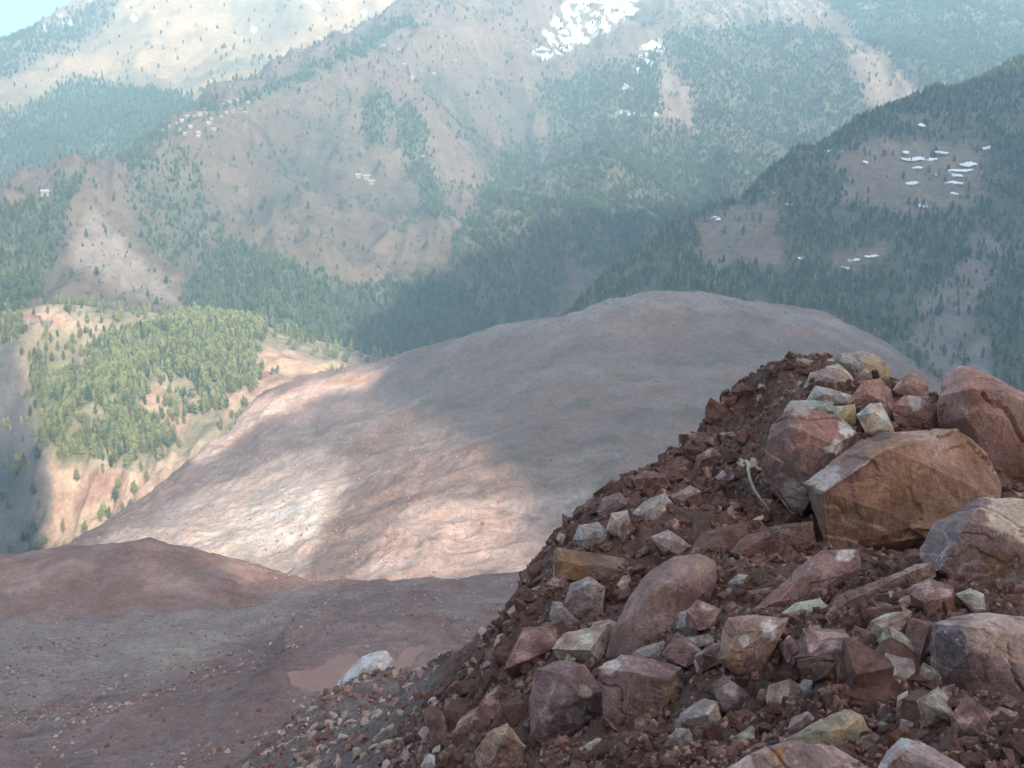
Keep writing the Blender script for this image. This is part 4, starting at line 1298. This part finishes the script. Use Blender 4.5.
def crown_mesh(seed, width=.19):
    """needle sprays in whorls on a tapered volume, one unit tall"""
    r = random.Random(seed)
    V, Q = [], []
    lv = 12
    for i in range(lv):
        t = i / (lv - 1)
        z0 = .16 + .80 * t
        rad = width * (math.sin(math.pi * min(1, .22 + .78 * t) ) ** .55 if t < .98 else .15) * r.uniform(.75, 1.15) + .012
        if t < .15:
            rad *= .75
        nb = 7 if t < .7 else 5
        a0 = r.random() * 6.28
        for k in range(nb):
            if r.random() < .12:
                continue
            a = a0 + 6.283 * k / nb + r.uniform(-.25, .25)
            L_ = rad * r.uniform(.7, 1.2)
            wv = L_ * r.uniform(.35, .55)
            dz_ = -L_ * r.uniform(-.1, .5)
            ca, sa = math.cos(a), math.sin(a)
            b = len(V)
            zt = z0 + r.uniform(-.02, .02)
            V += [(0, 0, zt + .02), (ca * L_ * .55 - sa * wv, sa * L_ * .55 + ca * wv, zt + dz_ * .3 - .01), (ca * L_, sa * L_, zt + dz_), (ca * L_ * .55 + sa * wv, sa * L_ * .55 - ca * wv, zt + dz_ * .3 - .01)]
            Q.append((b, b + 1, b + 2, b + 3))
            V += [(ca * L_ * .15, sa * L_ * .15, zt + .045), (ca * L_ * .6, sa * L_ * .6, zt + .03 + dz_ * .3), (ca * L_ * .95, sa * L_ * .95, zt + dz_ - .02), (ca * L_ * .5, sa * L_ * .5, zt - .05)]
            Q.append((b + 4, b + 5, b + 6, b + 7))
    V += [(0, 0, 1.0), (.012, 0, .9), (0, .012, .88), (-.012, -.01, .9)]
    b = len(V) - 4
    Q += [(b, b + 1, b + 2, b + 3)]
    return set_mesh('crown', V, Q, None, False)


def trunk_mesh():
    V, Q = [], []
    for i, (z, rr) in enumerate(((-.06, .016), (.3, .012), (.7, .007), (.97, .002))):
        for k in range(6):
            V.append((rr * math.cos(k * 1.047) + .004 * i * (i < 3), rr * math.sin(k * 1.047), z))
    for i in range(3):
        for k in range(6):
            Q.append((i * 6 + k, i * 6 + (k + 1) % 6, i * 6 + 6 + (k + 1) % 6, i * 6 + 6 + k))
    return set_mesh('trunk', V, Q)


MAT_NEEDLE_LIGHT = mat_flat('pine_needles_pale', (.21, .215, .085), .3, .6, .9, rnd=.35)
CROWNS = [crown_mesh(3 + i, w_) for i, w_ in enumerate((.18, .22, .26, .15))]
for m_ in CROWNS:
    m_.materials.append(MAT_NEEDLE)
CROWNS_L = [m_.copy() for m_ in CROWNS]
for m_ in CROWNS_L:
    m_.materials.clear()
    m_.materials.append(MAT_NEEDLE_LIGHT)
TR = trunk_mesh()
TR.materials.append(MAT_BARK)
rt = np.random.default_rng(5)


def hidden_cull(M, dens):
    return dens * (M.px > -60) * (M.px < 1084) * (M.py > -40)


def thin(p, d):
    """drop points closer than d metres to an earlier one"""
    seen, keep = {}, []
    for i, q in enumerate(p):
        k = (int(q[0] // d), int(q[1] // d))
        if k in seen:
            continue
        seen[k] = 1
        keep.append(i)
    return p[keep]


p = thin(SPUR.sample(9000, hidden_cull(SPUR, efor ** 1.3 + .03 * (1 - .8 * bare)), rt), 4.0)
px, py = proj(p)
edge = (px > 0) & (px < 400)
order = np.argsort(p[:, 1] + (~edge) * 1e5)
near_i, rest_i = order[:300], order[300:]
crown_protos, light_protos = [], []
qxs = np.quantile(px[near_i], [1 / 6, 2 / 6, 3 / 6, 4 / 6, 5 / 6])
qys = np.quantile(py[near_i], [.2, .4, .6, .8])
for n_, i in enumerate(near_i):
    e = bpy.data.objects.new('pine_tree', None)
    COL.objects.link(e)
    hgt = 13 + 7 * rt.random()
    e.location = p[i]
    e.scale = (hgt * 1.0, hgt * 1.0, hgt)
    e.rotation_euler = (rt.normal(0, .03), rt.normal(0, .03), rt.random() * 6.28)
    a = link('trunk', TR, None, e)
    b = link('crown', (CROWNS if n_ < 4 or n_ % 7 == 0 else CROWNS_L)[n_ % 4], None, e)
    if n_ < 4:
        crown_protos.append(b)
    elif n_ < 20 and n_ % 7:
        light_protos.append(b)
    hz_ = ('leftmost', 'left', 'left centre', 'right centre', 'right', 'rightmost')[int(np.searchsorted(qxs, px[i]))]
    vt_ = ('top', 'upper', 'middle', 'lower', 'bottom')[int(np.searchsorted(qys, py[i]))]
    sz_ = 'tall' if hgt > 16.5 else 'short'
    lab = f'{sz_} pine tree in the {vt_} {hz_} of the near pines on the sunlit spur'
    tag(e, lab, 'tree', f'{sz_} pines, {vt_} {hz_} part of the spur wood')
hg = 11 + 8 * rt.random(len(rest_i))
scatter('forest', p[rest_i], hg, light_protos[:5] + crown_protos[:1], 'pine wood on the upper part of the sunlit spur', rt, .03)
# right hill
p = thin(HILL.sample(26000, hidden_cull(HILL, hfor + .04), rt), 4.2)
scatter('forest', p, 6 + 11 * rt.random(len(p)) ** 1.4, crown_protos + light_protos[:2], 'dark pine forest covering the wooded hill', rt, .03)
# mountain across the valley
w = hidden_cull(G, np.maximum(gfor - .16, .018) ** 1.2) * (1 - .7 * snow_g)
p = thin(G.sample(85000, w, rt), 4.6)
scatter('forest', p, (6 + 11 * rt.random(len(p)) ** 1.5), crown_protos, 'pine forest on the lower slopes and gullies of the mountain', rt, .03)
# scrub on the open slopes
w = hidden_cull(G, (1 - gfor) * (.3 + sstep(-.1, .3, n_g)) * (1 - snow_g))
p = G.sample(22000, w, rt)
s = 1.5 + 3.5 * rt.random(len(p)) ** 2
scatter('vegetation', p, np.stack([s * 1.8, s * 1.8, s], 1), crown_protos, 'scattered scrub on the open brown slopes of the mountain', rt, .1)
p = FAR.sample(12000, hidden_cull(FAR, far_forest + .02), rt)
scatter('forest', p, 11 + 7 * rt.random(len(p)), crown_protos, 'blue-green forest on the far mountain', rt, .03)

# ------------------------------------------------------------------ houses on the mountain
MAT_WALL = mat_flat('house_wall', (.20, .165, .14), .15, .5)
ROOFS = {'tin': mat_flat('roof_tin', (.30, .30, .30), .12, .4, .6), 'red': mat_flat('roof_red', (.28, .09, .07), .12, .4, .6), 'brown': mat_flat('roof_mud', (.30, .22, .17), .15, .4)}


def box_mesh(name, sx, sy, sz):
    V = [(x * sx / 2, y * sy / 2, z) for z in (-2.5, sz) for x, y in ((-1, -1), (1, -1), (1, 1), (-1, 1))]
    return set_mesh(name, V, [(0, 3, 2, 1), (4, 5, 6, 7), (0, 1, 5, 4), (1, 2, 6, 5), (2, 3, 7, 6), (3, 0, 4, 7)], None, False)


def gable_mesh(name, sx, sy, z0, h, ov=.7):
    x, y = sx / 2 + ov, sy / 2 + ov
    V = [(-x, -y, z0 - .25), (x, -y, z0 - .25), (x, y, z0 - .25), (-x, y, z0 - .25), (-x, 0, z0 + h), (x, 0, z0 + h),
         (-x, -y, z0 + .02), (x, -y, z0 + .02), (x, y, z0 + .02), (-x, y, z0 + .02)]
    me = bpy.data.meshes.new(name)
    me.from_pydata(V, [], [(0, 3, 2, 1), (0, 1, 7, 6), (2, 3, 9, 8), (6, 7, 5, 4), (8, 9, 4, 5), (3, 0, 6, 4, 9), (1, 2, 8, 5, 7)])
    return me


WALL_ME = box_mesh('wall', 10, 7, 5)
WALL_ME.materials.append(MAT_WALL)
ROOF_ME = {}
for k in ROOFS:
    ROOF_ME[k] = gable_mesh('roof', 10, 7, 5.03, 2.2)
    ROOF_ME[k].materials.append(ROOFS[k])


def hit(M, px, py):
    d = np.hypot(M.px - px, M.py - py)
    k = np.where(d < 4)[0]
    if len(k) == 0:
        k = np.array([np.argmin(d)])
    return M.V[k[np.argmin(M.V[k, 1] + 40 * d[k])]]


def house(M, px, py, kind, sc_, rz, label, group):
    q = hit(M, px, py)
    e = bpy.data.objects.new('house', None)
    COL.objects.link(e)
    e.location = (q[0], q[1], q[2] + .3)
    e.scale = (sc_,) * 3
    e.rotation_euler = (0, 0, rz)
    link('wall', WALL_ME, None, e)
    link('roof', ROOF_ME[kind], None, e)
    tag(e, label, 'house', group)


rh = random.Random(4)
vil = [(163, 131), (170, 127), (176, 124), (182, 122), (188, 118), (195, 117), (206, 113), (212, 119), (209, 124), (217, 110), (224, 105), (230, 104), (238, 103), (247, 104), (246, 113), (252, 100),
       (198, 135), (200, 138), (214, 130), (190, 128), (180, 131), (186, 135), (222, 118), (233, 112), (243, 98), (228, 114)]
for (x, y) in vil:
    house(G, x, y, 'tin', rh.uniform(.5, .8), rh.uniform(-.6, .6), f"pale tin-roofed house at the {'left' if x < 190 else 'right' if x > 220 else 'middle'} of the ridge village, {'upper' if y < 131 - (x - 163) * .33 else 'lower'} side", 'village houses on the ridge')
house(G, 200, 115, 'red', 1.0, .1, 'red-roofed house in the village on the mountain ridge', None)
for (x, y) in [(359, 178), (366, 180), (371, 184)]:
    house(G, x, y, 'tin', rh.uniform(1.0, 1.2), rh.uniform(-.4, .4), 'pale house in the small cluster on terraces in mid slope', 'houses on the mid-slope terraces')
for (x, y) in [(404, 66), (414, 78), (435, 76), (383, 48), (398, 49), (425, 160), (412, 81), (455, 62)]:
    house(G, x, y, 'tin', rh.uniform(.7, 1.0), rh.uniform(-.4, .4), 'lone pale house high on the open mountain slope', 'scattered houses on the upper slope')
house(G, 46, 194, 'tin', 1.3, .2, 'white house on the left shoulder of the mountain below the village', None)
house(SPUR, 36, 322, 'red', 1.2, .1, 'red-roofed house on the bare top of the sunlit spur', None)
house(SPUR, 48, 325, 'brown', 1.1, -.2, 'mud-roofed house beside the red-roofed one on the spur', None)

# ------------------------------------------------------------------ snow lying on the terraces of the wooded hill
V, Q, CC = [], [], []
rsn = random.Random(8)
strips = [(894, 929, 159, 3), (897, 922, 175, 3.2), (899, 912, 183, 2.6), (928, 957, 175, 3.6), (952, 969, 164, 3.4), (937, 957, 183, 2.6), (932, 952, 194, 2), (910, 922, 206, 2), (895, 903, 152, 2.5), (909, 916, 125, 3),
          (817, 837, 152, 2.2), (752, 770, 193, 2.4), (708, 718, 219, 2.6), (862, 870, 135, 2), (925, 940, 152, 1.6), (905, 920, 168, 1.6), (940, 965, 170, 1.8), (972, 984, 148, 2), (845, 858, 260, 1.6), (862, 876, 256, 1.5), (838, 850, 268, 1.5), (795, 803, 258, 2),
          (780, 790, 205, 1.6), (856, 862, 162, 1.8)]
for (x0, x1, y0, hpx) in strips:
    n = max(6, int((x1 - x0) / 1.5))
    b = len(V)
    Ya, Yb = hit(HILL, x0, y0)[1], hit(HILL, x1, y0)[1]
    for i in range(n + 1):
        t = i / n
        x = x0 + (x1 - x0) * t
        env = max(.3, math.sin(math.pi * t) ** .4) * rsn.uniform(.55, 1.2)
        yc = Ya + (Yb - Ya) * t - 2.0
        xc = (x - 512) / F * yc
        zc = hz(np.array([xc]), np.array([yc]))[0]
        zc = .1 * zc + .9 * P(x, y0 + .6 * math.sin(x * .35), yc)[2] + .5
        dY = hpx * 1.5 * env * yc / F / 1.3
        for j in (-1, 1):
            V.append((xc, yc + j * dY - 1.0, zc + j * dY * .62))
    for i in range(n):
        Q.append((b + 2 * i, b + 2 * i + 2, b + 2 * i + 3, b + 2 * i + 1))
MAT_SNOW = mat_flat('old_snow', (.82, .84, .87), .05, .2, .7)
sno = link('snow', set_mesh('snow', V, Q), MAT_SNOW)
sd = sno.modifiers.new('thick', 'SOLIDIFY')
sd.thickness = 1.0
tag(sno, 'strips of old snow on the terraces of the wooded hill', kind='stuff')

# ---- haze (air of the valley)
hb = 9400.0
HAZE_TOP = 40.0 + max(float(Vr[:, 2].max()), *(float(m_.V[:, 2].max()) for m_ in (G, FAR, HILL)))
bmh = bmesh.new()
bmesh.ops.create_cube(bmh, size=1)
for v in bmh.verts:
    v.co = Vector((v.co.x * 2 * hb, v.co.y * 2 * hb, -421.5 if v.co.z < 0 else HAZE_TOP))
me = bpy.data.meshes.new('haze')
bmh.to_mesh(me)
bmh.free()
mh = bpy.data.materials.new('haze_air')
mh.use_nodes = True
mh.node_tree.nodes.clear()
out = mh.node_tree.nodes.new('ShaderNodeOutputMaterial')
pv = mh.node_tree.nodes.new('ShaderNodeVolumePrincipled')
pv.inputs['Color'].default_value = (.44, .66, .80, 1)
pv.inputs['Density'].default_value = 2.25e-4
pv.inputs['Anisotropy'].default_value = 0.1
mh.node_tree.links.new(pv.outputs[0], out.inputs['Volume'])
tag(link('haze', me, mh), kind='stuff')
